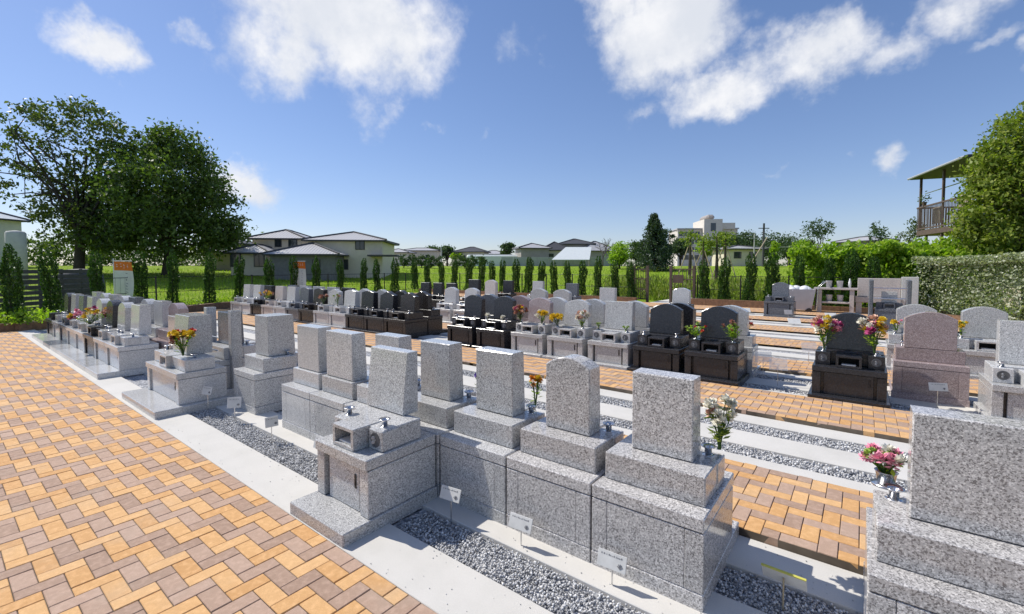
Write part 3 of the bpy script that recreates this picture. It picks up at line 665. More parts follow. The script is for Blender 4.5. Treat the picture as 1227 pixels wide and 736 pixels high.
# ---------------------------------------------------------------- flowers
def head_mesh(col):
    def fn():
        rr = np.random.default_rng(len(col) * 7 + ord(col[0])); V = []; F = []
        for k in range(34):
            a = rr.uniform(0, 2 * math.pi); el = rr.uniform(-.25, 1.45); d = Vector((math.cos(a) * math.cos(el), math.sin(a) * math.cos(el), math.sin(el)))
            s_ = d.cross(Vector((0, 0, 1))).normalized() if abs(d.z) < .98 else Vector((1, 0, 0))
            L = rr.uniform(.75, 1.05); W = .30; p = d * .15; o = len(V); mid = d * L * .65; up = d.cross(s_) * .06
            V += [p, mid + s_ * W + up, d * L, mid - s_ * W + up]; F.append((o, o + 1, o + 2, o + 3))
        return fastmesh('flower_head', [tuple(v) for v in V], F, PET[col])
    return cached(('head', col), fn)
def bouquet(x, y, z, lb, cols, h=.28, spread=.09, n=10, size=.032, leaves=40, cat='bouquet', lean=(0, 0), leafm=None, pot=False):
    rr = random.Random(int(abs(x) * 1000 + abs(y) * 77)); g = thing('bouquet', lb, cat, (x, y, z), 0)
    st = MB(); tips = []
    for i in range(n):
        a = rr.uniform(0, 2 * math.pi); r_ = spread * math.sqrt(rr.uniform(.02, 1)); t = (r_ * math.cos(a) + lean[0], r_ * math.sin(a) + lean[1], h * rr.uniform(.68, 1.02) - r_ * .4)
        tips.append(t); st.tube([(rr.uniform(-.008, .008), rr.uniform(-.008, .008), 0), (t[0] * .35, t[1] * .35, t[2] * .5), t], .0028, 5)
    tag(link('stem', st.mesh('stem', M_STEM), g), kind='stuff')
    V = []; F = []
    for i in range(leaves):
        t = tips[i % n]; k = rr.uniform(.25, .95); p = Vector(t) * k; d = Vector((rr.gauss(0, 1), rr.gauss(0, 1), rr.uniform(-.2, .9))).normalized(); s_ = d.cross(Vector((0, 0, 1))).normalized(); L = rr.uniform(.035, .065) * (h / .28) ** .5
        o = len(V); V += [p, p + d * L * .5 + s_ * L * .22, p + d * L, p + d * L * .5 - s_ * L * .22]; F.append((o, o + 1, o + 2, o + 3))
    tag(link('leaf', fastmesh('leaf', [tuple(v) for v in V], F, leafm or L_BRIGHT), g), kind='stuff')
    for i, t in enumerate(tips):
        c = cols[i % len(cols)]
        if c is None: continue
        o = link('flower_head', head_mesh(c), g, t); s_ = size * rr.uniform(.8, 1.2); o.scale = (s_, s_, s_); o.rotation_euler = (rr.uniform(-.6, .6), rr.uniform(-.6, .6), rr.uniform(0, 6))
    if pot: link('pot', MB().lathe([(.035, -.035), (.045, .03), (.05, .035), (.046, .036), (.03, .0)], 16).lathe([(.06, -.04), (.062, -.032), (.03, -.03)], 16).mesh('pot', M_STEEL, True), g)
    return g
ZB = .645
bouquet(-.66, 2.93, ZB, 'tall bouquet of white carnations with dark drooping leaves behind the nearest flat headstone', ['white', 'white', 'white', 'white', 'peach'], .31, .08, 16, .040, 90, leafm=L_RIGHT)
bouquet(-2.02, 2.93, ZB, 'orange marigolds on long stems right of a grey headstone', ['orange', 'orange', 'yellow'], .25, .04, 9, .036, 30)
bouquet(-2.86 + .22, 2.95, ZB, 'purple and yellow flowers between two grey headstones', ['purple', 'yellow', 'purple', 'lime'], .17, .04, 8, .026, 24, leafm=L_TREE)
bouquet(.125, 2.98, ZB + .03, 'low pot of pink flowers with lime leaves left of the big right headstone', ['pink', 'white', 'pink', 'pink', 'lime'], .15, .085, 26, .040, 50, pot=True, leafm=L_BRIGHT)
bouquet(-.375, 7.40, .655, 'left bouquet of magenta, peach and yellow flowers on the lone black grave', ['magenta', 'pink', 'yellow', 'peach', 'white', 'peach', 'magenta'], .44, .15, 24, .068, 110)
bouquet(.155, 7.40, .655, 'right bouquet of yellow, cream and magenta flowers on the lone black grave', ['yellow', 'white', 'peach', 'magenta', 'yellow', 'white', 'rust'], .46, .15, 24, .068, 110)
bouquet(-2.05, 7.42, .645, 'bushy green bouquet with a few red buds on the left of the right-end black grave', [None, 'lime', None, 'red', 'lime'], .24, .16, 14, .04, 300)
bouquet(-1.52, 7.42, .645, 'bushy green bouquet with reddish sprays on the right of the right-end black grave', [None, 'rust', 'lime', None, 'rust'], .30, .16, 14, .04, 280)
bouquet(-4.62, 7.42, .645, 'dome of yellow chrysanthemums on the left of a grey grave', ['yellow'], .22, .12, 20, .062, 70, leafm=L_TREE)
bouquet(-4.08, 7.42, .645, 'pale pink and white bouquet on the right of a grey grave', ['peach', 'white', 'peach', 'white'], .30, .12, 18, .058, 50)
bouquet(-5.49, 7.42, .645, 'rust and peach bouquet on the left of the pinkish grave', ['rust', 'peach', 'rust', 'magenta', 'yellow'], .36, .15, 22, .060, 60, leafm=L_TREE)
bouquet(-4.97, 7.42, .645, 'yellow and white bouquet on the right of the pinkish grave', ['yellow', 'yellow', 'white'], .28, .12, 16, .060, 60)
bouquet(-3.74, 7.42, .645, 'left one of two small lime sprigs on the flat grey grave', ['lime', None], .12, .05, 6, .03, 40)
bouquet(-3.22, 7.42, .645, 'right one of two small lime sprigs on the flat grey grave', ['lime', None], .12, .05, 6, .03, 40)
bouquet(-6.38, 7.42, .645, 'left white paper flower in the vase of a black grave', ['white'], .10, .03, 5, .05, 4)
bouquet(-5.94, 7.42, .645, 'right white paper flower in the vase of a black grave', ['white'], .10, .03, 5, .05, 4)
bouquet(-6.78, 1.98, .64, 'red and yellow bouquet on the wide pale grave facing the path', ['yellow', 'red', 'yellow', 'lime', 'rust'], .34, .14, 22, .055, 120)
bouquet(-12.1, 2.0, .63, 'wide bouquet of pink and yellow flowers on the touching row by the path', ['pink', 'yellow', 'peach', 'yellow', 'magenta'], .36, .30, 30, .06, 90)
bouquet(-16.6, 7.40, .63, 'yellow and peach bouquet near the left end of the long touching row', ['yellow', 'peach', 'yellow', 'rust'], .34, .24, 22, .06, 70)
bouquet(-12.95, 7.42, .63, 'brownish withered bouquet on the long touching row', ['rust', 'peach', 'rust'], .36, .12, 10, .06, 30, leafm=L_TREE)
bouquet(-12.2, 7.42, .63, 'green sprig on a grey grave of the long touching row', ['lime', None, 'peach'], .36, .10, 8, .05, 60, leafm=L_TREE)
bouquet(.50, 10.25, .63, 'yellow flowers left of the mauve headstone', ['yellow', 'yellow', 'pink'], .24, .08, 9, .045, 40)
bouquet(1.30, 9.95 + .25, .63, 'yellow flowers on the grey arched grave at the right', ['yellow', 'yellow', 'lime'], .26, .07, 9, .045, 40)
bouquet(-1.55, 8.55, .63, 'red and peach flowers behind the right-end black grave', ['red', 'peach', 'rust'], .26, .12, 10, .045, 20)
bouquet(-2.80, 8.5, .63, 'yellow and white flowers behind the black grave without flowers', ['yellow', 'white'], .40, .06, 8, .04, 30)

# ---------------------------------------------------------------- foliage makers
def leafmesh(name, P, size, m, up=.4, aspect=.55, jitter=.35, dirs=None):
    n = len(P); d = RNG.normal(size=(n, 3)) if dirs is None else dirs + RNG.normal(size=(n, 3)) * .45; d[:, 2] += up * (dirs is None); d /= np.linalg.norm(d, axis=1, keepdims=True)
    s = np.cross(d, RNG.normal(size=(n, 3))); s /= np.linalg.norm(s, axis=1, keepdims=True) + 1e-9
    L = (size * RNG.uniform(1 - jitter, 1 + jitter, n))[:, None]; nn = np.cross(d, s)
    V = np.stack([P - d * L * .5, P + s * L * aspect * .5 + nn * L * .12, P + d * L * .5, P - s * L * aspect * .5 + nn * L * .12], 1).reshape(-1, 3)
    F = np.arange(4 * n).reshape(n, 4)
    return fastmesh(name, V, F, m)
def clumps(blobs, ncl, per, rc_, shell=.55, flat=.7):
    "leaf points in clumps spread through ellipsoids (cx,cy,cz,rx,ry,rz,weight)"
    out = []; wts = np.array([b[6] for b in blobs]); wts = wts / wts.sum(); cl = []
    for b, wt in zip(blobs, wts):
        k = max(1, int(ncl * wt)); q = RNG.normal(size=(k, 3)); q /= np.linalg.norm(q, axis=1, keepdims=True); q *= (shell + (1 - shell) * RNG.uniform(0, 1, (k, 1)) ** .5)
        cl.append(np.array(b[:3]) + q * np.array(b[3:6]))
    C = np.concatenate(cl)
    r = rc_ * RNG.uniform(.6, 1.3, (len(C), 1, 1)); q = RNG.normal(size=(len(C), per, 3)) * .5; q[:, :, 2] *= flat
    return (C[:, None] + q * r).reshape(-1, 3), C
def limbs(mb, base, fork, targets, r0, rl=.35, wob=.06, nn=8):
    base = Vector(base); fork = Vector(fork); H_ = (fork - base).length
    mb.tube([base - Vector((0, 0, .3)), base + Vector((0, 0, H_ * .06)), base.lerp(fork, .5) + Vector((RNG.normal() * wob * H_ * .3, RNG.normal() * wob * H_ * .3, 0)), fork], [r0 * 1.5, r0 * 1.12, r0 * .9, r0 * .75], nn)
    for t in targets:
        t = Vector(t); st = base.lerp(fork, RNG.uniform(.65, 1.0)); L = (t - st).length
        m1 = st.lerp(t, .35) + Vector((RNG.normal(), RNG.normal(), abs(RNG.normal()) + .6)) * wob * L; m2 = st.lerp(t, .7) + Vector((RNG.normal(), RNG.normal(), RNG.normal())) * wob * L
        mb.tube([st, m1, m2, t], [r0 * rl * 1.5, r0 * rl, r0 * rl * .6, r0 * rl * .2], 6, caps=False)
def tree(name, lb, x, y, z0, fork, r0, blobs, ncl, per, rc_, size, m, ntar=14, cat='tree', group=None, shell=.55, rl=.35, wob=.07, up=.4, bark=None, cstuff=True):
    g = thing(name, lb, cat, (x, y, z0), 0, group)
    P, C = clumps(blobs, ncl, per, rc_, shell)
    tr = MB(); idx = RNG.choice(len(C), min(ntar, len(C)), replace=False)
    limbs(tr, (0, 0, 0), fork, [tuple(C[i]) for i in idx], r0, rl, wob)
    link('trunk', tr.mesh('trunk', bark or M_BARK, True), g)
    link('crown', leafmesh('crown', P, size, m, up), g)
    return g
# two big trees at the left
d = 42.; x, y = at(200, d); z0 = terr(x, y)
def B(px, py, rx, rz_, wt, d_=d, bx=None, by=None, dy=0.):
    "an ellipsoid of crown, sizes in photograph pixels at depth d_"
    k = d_ / FPX; cx, cy = at(px, d_ + dy)
    return (cx - bx, cy - by, zz(py, d_) - z0, rx * k, rx * k, rz_ * k, wt)
bl = [B(200, 215, 62, 48, 3, bx=x, by=y), B(150, 250, 40, 38, 1.6, bx=x, by=y), B(250, 255, 38, 42, 2, bx=x, by=y), B(205, 280, 78, 28, 3, bx=x, by=y), B(215, 182, 32, 24, 1, bx=x, by=y), B(130, 275, 36, 26, 1, bx=x, by=y), B(180, 240, 40, 40, 1.5, bx=x, by=y, dy=-4)]
tree('broadleaf_tree', 'big dense dark green tree left of the houses', x, y, z0, (.2, .1, 3.2), .38, bl, 900, 38, 1.05, .34, L_TREE, 24, rl=.26)
x, y = at(95, 39.); z0 = terr(x, y); d = 39.
bl = [B(40, 150, 40, 26, 1.1, 39., x, y), B(95, 150, 42, 24, 1.2, 39., x, y), B(140, 165, 26, 22, .7, 39., x, y), B(30, 185, 28, 26, .8, 39., x, y), B(75, 195, 36, 30, .9, 39., x, y), B(120, 210, 28, 34, .9, 39., x, y), B(45, 235, 34, 30, 1., 39., x, y), B(95, 265, 50, 30, 1.9, 39., x, y), B(130, 280, 40, 26, 1., 39., x, y), B(110, 131, 24, 8, .3, 39., x, y)]
tree('broadleaf_tree', 'tall sparse tree with dark crooked limbs at the left', x, y, z0, (.3, .2, 5.2), .36, bl, 250, 32, .78, .32, L_SPARSE, 34, rl=.26, wob=.13, shell=.3)
for i, (px, dd, pt, wp) in enumerate([(40, 52, 285, 60), (95, 54, 280, 70), (150, 58, 290, 60), (205, 62, 296, 60), (255, 60, 294, 50)]):
    x, y = at(px, dd); z0 = terr(x, y); k = dd / FPX; hh = zz(pt, dd) - z0
    P, _ = clumps([(0, 0, hh * .5, wp * k * .5, wp * k * .4, hh * .5, 1)], 60, 30, .9)
    g = thing('understory_shrub', 'dark shrubby growth under the big trees, %s from the left' % ['first', 'second', 'third', 'fourth', 'fifth'][i], 'shrub', (x, y, z0)); link('foliage', leafmesh('foliage', P, .34, L_TREE), g)
# right tree
d = 16.5; x, y = at(1236, d); z0 = 0.1
bl = [B(1222, 215, 48, 50, 2.4, d, x, y), B(1232, 165, 40, 36, 1.6, d, x, y), B(1190, 250, 36, 44, 1.6, d, x, y), B(1250, 260, 60, 46, 1.5, d, x, y), B(1200, 200, 34, 30, 1.3, d, x, y), B(1195, 285, 38, 24, 1., d, x, y), B(1280, 200, 50, 60, 1, d, x, y)]
tree('broadleaf_tree', 'sunlit yellow-green broadleaf tree at the right edge', x, y, z0, (0, 0, 2.2), .2, bl, 700, 46, .36, .14, L_RIGHT, 24)

# clipped juniper columns
def column_mesh(seed):
    r = np.random.default_rng(seed); n = 3000; t = r.uniform(0, 1, n) ** .9; a = r.uniform(0, 2 * np.pi, n)
    prof = np.interp(t, [0, .08, .3, .55, .8, .92, 1.0], [.17, .20, .15, .145, .165, .145, .07])
    lob = 1 + .22 * np.sin(a * 3 + t * 9 + seed) + .14 * np.sin(a * 5 - t * 14 + seed * 2)
    rr_ = prof * lob * (.70 + .38 * r.uniform(0, 1, n) ** .5)
    top = 1.0 + .12 * np.sin(a * (2 + seed % 3) + seed) * np.clip((t - .55) * 3, 0, 1)
    P = np.c_[rr_ * np.cos(a), rr_ * np.sin(a), t * top * 1.0]; P[:, 0] += .04 * np.sin(t * 3 + seed); P[:, 1] += .03 * np.cos(t * 4 + seed)
    dirs = np.c_[np.cos(a) * .5, np.sin(a) * .5, np.full(n, 1.2)]
    global RNG
    P *= np.array([1, 1, 1.95]); return leafmesh('foliage', P, .075, L_COL, dirs=dirs, aspect=.42)
CM = [column_mesh(i) for i in range(6)]
STEM = MB().tube([(0, 0, -.3), (0, 0, 1.5)], [.04, .02], 6).mesh('stem', M_BARK)
LFEN = [(12, 13.), (60, 14.3), (118, 16.5), (170, 18.5), (206, 19.5), (250, 20.3), (287, 21.8), (322, 23.3), (352, 24.6), (378, 25.8), (408, 27.2), (436, 28.4), (452, 29.3), (473, 30.6)]
YF = 22.35
def onrow(px, yy):
    r = FW + RT * ((px - 613.5) / FPX); t = yy / r[1]; return float(r[0] * t), yy
cols = [(at(px, dd), px) for px, dd in LFEN] + [(onrow(px, YF), px) for px in (497, 513, 530, 545, 562, 576, 590, 603, 618, 633, 648, 664, 681, 697, 716, 737, 757, 842, 868, 898, 925, 957, 990, 1018, 1050, 1106)]
for i, ((x, y), px) in enumerate(cols):
    dp = FW[0] * x + FW[1] * y; left = i < len(LFEN)
    s_ = 1.0 if not left else (1.02 if i > 2 else 1.06)
    if left: l = 'juniper column number %d from the left along the left fence' % (i + 1); l = '%s juniper column from the left end of the fence row' % (ORD + ['fourteenth'])[i]
    else:
        j = i - len(LFEN); l = ('%s juniper column to the left of the gateway' % (ORD + ['fourteenth', 'fifteenth', 'sixteenth', 'seventeenth'])[16 - j]) if j < 17 else '%s juniper column to the right of the gateway' % ORD[j - 17]
    g = thing('juniper', l, 'shrub', (x, y, .16 if not left else .12), random.uniform(0, 6), 'juniper columns along the fence')
    f = link('foliage', CM[i % 6], g); f.scale = (1.22 + (.12 if px in (12, 60) else 0) + random.uniform(-.2, .16),) * 2 + (s_ * random.uniform(.9, 1.06),); g.rotation_euler[0] = random.uniform(-.035, .035); g.rotation_euler[1] = random.uniform(-.035, .035); link('stem', STEM, g)

# planters with low walls
def planter(pts, lb, z=.28, th=.16, depth=1.0):
    g = thing('planter', lb, 'planter')
    mb = MB()
    for (a, b) in zip(pts[:-1], pts[1:]):
        a_, b_ = Vector((*a, 0)), Vector((*b, 0)); t = (b_ - a_).normalized(); nrm = Vector((-t.y, t.x, 0)); L = (b_ - a_).length; k = int(L / 1.8) + 1
        for i in range(k):
            p = a_ + t * (L * i / k + .004); q = a_ + t * (L * (i + 1) / k - .004)
            m2 = MB(); v = [p, q, q + nrm * th, p + nrm * th]; m2.add([(*w_[:2], -.1) for w_ in v] + [(*w_[:2], z) for w_ in v], [(0, 3, 2, 1), (4, 5, 6, 7), (0, 1, 5, 4), (1, 2, 6, 5), (2, 3, 7, 6), (3, 0, 4, 7)])
            link('board', m2.mesh('board', M_WOOD), g)
    p0 = [Vector((*p, 0)) for p in pts]; off = []
    for i, p in enumerate(p0):
        t = (p0[min(i + 1, len(p0) - 1)] - p0[max(i - 1, 0)]).normalized(); off.append(p + Vector((-t.y, t.x, 0)) * depth)
    m3 = MB(); vv = [(p.x, p.y, z - .06) for p in p0] + [(p.x, p.y, z - .06) for p in off]; k = len(p0)
    m3.add(vv, [(i, i + 1, k + i + 1, k + i) for i in range(k - 1)]); link('earth', m3.mesh('earth', M_SOIL), g)
    return g
planter([(-2.9, 21.55), (-6.9, 21.55)][::-1], 'brown timber planter board right of the gateway', .34)
planter([(-25.3, 21.8), (-8.9, 21.7)], 'long brown timber planter board along the back fence', .26)
planter([(-2.2, 22.0), (2.5, 21.9)], 'timber planter behind the garbage cart and stone shelf', .22)
planter([(-25.2, 20.5), (-24.3, 15.4), (-22.6, 8.0), (-18.4, 1.6)][::-1], 'brown planter edge along the left fence', .2, depth=1.2) if True else None
planter([(-18.3, 1.5), (-18.1, -1.2)][::-1] if False else [(-18.4, -1.6), (-18.6, 1.55)], 'low brown planter edge at the far end of the brick path', .22, depth=1.0)
planter([(1.4, 21.2), (4.2, 18.2)], 'low timber edging before the flowering hedge', .22)
# low ground cover
def tuft(x, y, z, rx, ry, h, n, m, lb, name='low_shrub', size=.09):
    P = np.c_[RNG.uniform(-1, 1, n), RNG.uniform(-1, 1, n), RNG.uniform(0, 1, n)]; k = (P[:, 0] ** 2 + P[:, 1] ** 2) < 1; P = P[k]; P[:, 2] *= h * (1.1 - (P[:, 0] ** 2 + P[:, 1] ** 2) * .7); P[:, 0] *= rx; P[:, 1] *= ry
    return tag(link(name, leafmesh(name, P, size, m), None, (x, y, z)), lb, 'shrub')
tuft(-19.0, 1.9, .18, .7, .9, .38, 900, L_BRIGHT, 'bright green leafy shrub in the planter at the end of the path', size=.11)
for i, (px, dd) in enumerate([(228, 19.9), (268, 21.0), (150, 17.4)]):
    x, y = at(px, dd); tuft(x, y, .14, .5, .5, .25, 350, L_BRIGHT, 'low bright shrub between the junipers, %s from the right' % ORD[[1, 0, 2][i]], size=.09)

# ---------------------------------------------------------------- fence, gate
def fence(pts, lb, h=1.25, z=.1, gap=1.9):
    g = thing('mesh_fence', lb, 'fence'); post = MB().box(-.025, .025, -.025, .025, -.2, h + .05, .005).mesh('post', M_BLACKM); w_ = MB()
    for (a, b) in zip(pts[:-1], pts[1:]):
        a_, b_ = Vector((*a, z)), Vector((*b, z)); L = (b_ - a_).length; k = max(1, round(L / gap))
        for i in range(k + (b == pts[-1])): link('post', post, g, a_.lerp(b_, i / k))
        for hz in (.12, .62, h): 
            r = MB().tube([a_ + Vector((0, 0, hz)), b_ + Vector((0, 0, hz))], .014, 6); link('rail', r.mesh('rail', M_BLACKM), g)
        for i in range(int(L / .16)): p = a_.lerp(b_, i * .16 / L); w_.box(p.x - .0025, p.x + .0025, p.y - .0025, p.y + .0025, z + .1, z + h)
    tag(link('wire_mesh', w_.mesh('wire_mesh', M_BLACKM), g), kind='stuff'); return g
lf = [at(px - 4, dd + .75) for px, dd in LFEN]
lf2 = [lf[0], lf[2], lf[5], lf[8], lf[11], (-25.9, 22.95)]
fence([at(-30, 12.6)] + lf2, 'thin black mesh fence along the left side')
fence([(-25.9, 22.95), onrow(757, 22.95)], 'thin black mesh fence along the back, left of the gateway')
fence([onrow(836, 22.95), (7, 22.95)], 'thin black mesh fence along the back, right of the gateway')
def gate(px0, px1, lb, yy=22.8, h=1.75):
    (x0, _), (x1, _) = onrow(px0, yy), onrow(px1, yy); g = thing('garden_gate', lb, 'gate', (x0, yy, 0)); L = x1 - x0
    for xx in (0, L): link('gate_post', cached('gp', lambda: MB().box(-.06, .06, -.06, .06, -.1, 1.85, .008).mesh('gate_post', M_BALC)), g, (xx, 0, 0))
    for hz in (.12, .62, 1.15, 1.65): link('bar', MB().box(.06, L - .06, -.02, .02, hz, hz + .05, .004).mesh('bar', M_BALC), g)
    for i in range(1, 6): link('bar', cached(('gb', h), lambda: MB().box(-.012, .012, -.012, .012, .12, 1.65).mesh('bar', M_BALC)), g, (L * i / 6, 0, 0))
    return g
gate(760, 776, 'dark brown gate leaf folded open at the left of the gateway')
g = gate(804, 832, 'dark brown gate leaf standing open at the right of the gateway')
link('notice_board', MB().box(.1, .62, -.04, -.025, 1.0, 1.4, .004).mesh('notice_board', M_BALC), g)
mb = MB(); x0, x1 = onrow(778, 22)[0], onrow(804, 22)[0]; mb.box(x0, x1, 21.6, 27, -.05, .03)
tag(link('gravel_track', mb.mesh('gravel_track', M_CONC)), 'pale track leading out through the gateway', kind='structure')

# ---------------------------------------------------------------- things at the back of the cemetery
x, y = onrow(957, 21.0); c = thing('garbage_cart', 'silver grey wheeled refuse cart full of bags by the back fence', 'cart', (x, y, 0), R(8))
mb = MB(); k = [(-.55, -.35), (.55, -.35), (.55, .35), (-.55, .35)]
mb.add([(a * .78, b * .78, .12) for a, b in k] + [(a, b, .92) for a, b in k] + [(a * .92, b * .9, .92) for a, b in k] + [(a * .72, b * .72, .2) for a, b in k],
       [(0, 3, 2, 1)] + [(i, (i + 1) % 4, 4 + (i + 1) % 4, 4 + i) for i in range(4)] + [(4 + i, 4 + (i + 1) % 4, 8 + (i + 1) % 4, 8 + i) for i in range(4)] + [(8 + i, 8 + (i + 1) % 4, 12 + (i + 1) % 4, 12 + i) for i in range(4)] + [(12, 13, 14, 15)])
link('bin_body', mb.mesh('bin_body', M_PLASTIC), c)
mb = MB()
for i in range(8):
    bx, by = random.uniform(-.35, .35), random.uniform(-.18, .18); mb.lathe([(.02, .72), (.2, .82), (.22, .93), (.12, 1.03), (.02, 1.06)], 9, o=(bx, by, random.uniform(-.06, .02)))
link('bag', mb.mesh('bag', M_WHITE, True), c)
link('handle', MB().tube([(.58, -.3, .1), (.62, -.3, .95), (.85, -.3, 1.22)], .025, 8).tube([(.58, .3, .1), (.62, .3, .95), (.85, .3, 1.22)], .025, 8).tube([(.85, -.3, 1.22), (.85, .3, 1.22)], .025, 8).mesh('handle', M_STEEL), c)
wh = MB().tube([(0, -.03, 0), (0, .03, 0)], .10, 14).mesh('wheel', M_BLACKM)
for a, b in ((-.35, -.27), (.35, -.27), (.35, .27), (-.35, .27)): link('wheel', wh, c, (a, b, .10))
x, y = onrow(1002, 21.2); s = thing('stone_shelf', 'pale stone shelf rack with buckets by the back fence', 'shelf', (x, y, 0))
leg = MB().box(-.07, .07, -.2, .2, 0, .92, .01).mesh('leg', G['beige'])
for a in (-.5, .5): link('leg', leg, s, (a, 0, 0))
link('shelf_board', MB().box(-.68, .68, -.24, .24, .921, 1.0, .01).mesh('shelf_board', G['beige']), s); link('shelf_board', MB().box(-.429, .429, -.2, .2, .4, .47, .01).mesh('shelf_board', G['beige']), s)
for i, (a, z_) in enumerate(((-.22, 1.0), (.12, 1.0), (-.2, .47), (.14, .47))):
    b = tag(link('water_bucket', cached('bkt', lambda: MB().lathe([(.085, 0), (.105, .24), (.112, .25), (.1, .25), (.08, .03)], 14).mesh('water_bucket', M_PLASTIC, True)), None, (x + a, y, z_ + .002)), ['left grey bucket on top of the stone shelf', 'right grey bucket on top of the stone shelf', 'left grey bucket inside the stone shelf', 'right grey bucket inside the stone shelf'][i], 'bucket', 'buckets at the stone shelf')
tag(link('water_bottle', MB().lathe([(.04, 0), (.045, .2), (.02, .3), (.02, .34)], 10).mesh('water_bottle', M_WHITE, True), None, (x + .42, y, 1.002)), 'pale bottle at the right end of the stone shelf', 'bottle')
x0 = onrow(1028, 21.6)[0]; x1 = onrow(1101, 21.6)[0]; s = thing('stone_screen', 'large pale stone screen slab on a stone table by the back hedge', 'monument', ((x0 + x1) / 2, 21.6, 0)); L = (x1 - x0) / 2
link('screen_slab', MB().box(-L, L - .48, -.1, .1, .68, 1.36, .012).mesh('screen_slab', G['beige']), s); link('pillar', MB().box(L - .47, L, -.16, .16, .0, 1.42, .012).mesh('pillar', G['pale']), s)
link('table_slab', MB().box(-L - .06, L - .47, -.3, .25, .46, .675, .012).mesh('table_slab', G['beige']), s)
for a in (-L + .05, L - .65): link('leg', MB().box(a - .09, a + .09, -.26, .2, 0, .459, .01).mesh('leg', G['beige']), s)

# hedges at the right
def hedge_points(a, b, th, h, n, z=0., top_bias=1.):
    t = RNG.uniform(0, 1, n); u = RNG.uniform(-1, 1, n); v = RNG.uniform(0, 1, n)
    face = RNG.integers(0, 3, n); u = np.where(face == 0, -1 + .3 * RNG.uniform(0, 1, n), u); v = np.where(face == 1, 1 - .12 * RNG.uniform(0, 1, n), v)
    a = np.array(a); b = np.array(b); dv = (b - a); L = np.linalg.norm(dv); nr = np.array([-dv[1], dv[0]]) / L
    wob = (.12 * np.sin(t * L * 2.3) + .1 * np.sin(t * L * 5.1 + 1)) * top_bias
    hh = h * (1 + (.07 * np.sin(t * L * 1.7 + 2) + .05 * np.sin(t * L * 4.3)) * top_bias)
    xy = a + t[:, None] * dv + nr * (u * th / 2 + wob)[:, None]
    return np.c_[xy, z + v * hh]
P = hedge_points((6.2, 17.9), (1.75, 22.3), .9, 2.14, 30000, top_bias=.25)
tag(link('flowering_hedge', leafmesh('flowering_hedge', P, .085, L_WHITE)), 'pale variegated hedge with white flecks at the right', 'hedge')
x0 = onrow(945, 24.6)[0]; P = hedge_points((4.2, 24.6), (x0, 24.6), 2.2, 2.55, 15000)
P = np.r_[P, clumps([(x0 + 2, 25.0, 2.3, 2., 1., .5, 1), (x0 + 5, 25.2, 2.35, 2.6, 1., .5, 1.6), (x0 + 7.5, 25.0, 2.0, 1.6, 1, .5, 1)], 260, 34, .35)[0]]
tag(link('vine_hedge', leafmesh('vine_hedge', P, .20, L_BRIGHT, .8)), 'bright green vine thicket overgrowing the back fence', 'hedge')

# ---------------------------------------------------------------- houses and other buildings
def hip(mb, x0, x1, y0, y1, z0, z1, ov=.5, ridge=.5, m=0, th=.14):
    X0, X1, Y0, Y1 = x0 - ov, x1 + ov, y0 - ov, y1 + ov; dx, dy = X1 - X0, Y1 - Y0
    if dx >= dy: r0, r1 = (X0 + dy * ridge, (Y0 + Y1) / 2), (X1 - dy * ridge, (Y0 + Y1) / 2)
    else: r0, r1 = ((X0 + X1) / 2, Y0 + dx * ridge), ((X0 + X1) / 2, Y1 - dx * ridge)
    v = [(X0, Y0, z0), (X1, Y0, z0), (X1, Y1, z0), (X0, Y1, z0), (*r0, z1), (*r1, z1)]
    if dx >= dy: f = [(0, 1, 5, 4), (1, 2, 5), (2, 3, 4, 5), (3, 0, 4)]
    else: f = [(0, 1, 4), (1, 2, 5, 4), (2, 3, 5), (3, 0, 4, 5)]
    mb.add(v, f, m); mb.add([(a, b, c - th) for a, b, c in v[:4]] + v[:4], [(0, 3, 2, 1)] + [(i, (i + 1) % 4, 4 + (i + 1) % 4, 4 + i) for i in range(4)], 1)
    for a, b in ((v[0], v[4]), (v[3], v[4] if dx >= dy else v[5]), (v[1], v[5] if dx >= dy else v[4]), (v[2], v[5]), (v[4], v[5])):
        mb.tube([Vector(a) + Vector((0, 0, .03)), Vector(b) + Vector((0, 0, .03))], .10, 5, 1)
def window(parent, x, y, z, w_, h, nx, ny, fr=None):
    "window on a wall whose outward normal is (nx,ny)"
    g = link('window', cached(('wf', w_, h), lambda: MB().box(-w_ / 2 - .06, w_ / 2 + .06, -.05, .03, -h / 2 - .06, h / 2 + .06, .01).mesh('window', fr or M_ROOFD)), parent, (x, y, z), math.atan2(ny, nx) + math.pi / 2)
    for s_ in (-1, 1): link('pane', cached(('wp', w_, h), lambda: MB().box(-w_ / 4 + .03, w_ / 4 - .03, -.07, -.052, -h / 2, h / 2).mesh('pane', M_GLASS)), g, (s_ * w_ / 4, 0, 0))
def house(lb, px, d, wx, wy, hw, hr, wall, roof, rz=0., wins=(), z0=None, cat='house', base=None, ridge=.5, ov=.5):
    x, y = at(px, d); z0 = terr(x, y) if z0 is None else z0
    g = thing('house', lb, cat, (x, y, z0), R(YAW) + rz)
    link('wall', MB().box(-wx / 2, wx / 2, -wy / 2, wy / 2, -1.5, hw).mesh('wall', wall), g)
    mb = MB(); hip(mb, -wx / 2, wx / 2, -wy / 2, wy / 2, hw, hw + hr, ov, ridge); link('roof', mb.mesh('roof', [roof, M_ROOFD]), g)
    for (side, u, z, w_, h) in wins:
        if side == 'f': window(g, u, -wy / 2, z, w_, h, 0, -1)
        elif side == 'r': window(g, wx / 2, u, z, w_, h, 1, 0)
        else: window(g, -wx / 2, u, z, w_, h, -1, 0)
    return g
K = lambda px, d: px / FPX * d
d = 47.
x, y = at(430, d); zg = terr(x, y); hz = lambda py, d_: zz(py, d_) - zg
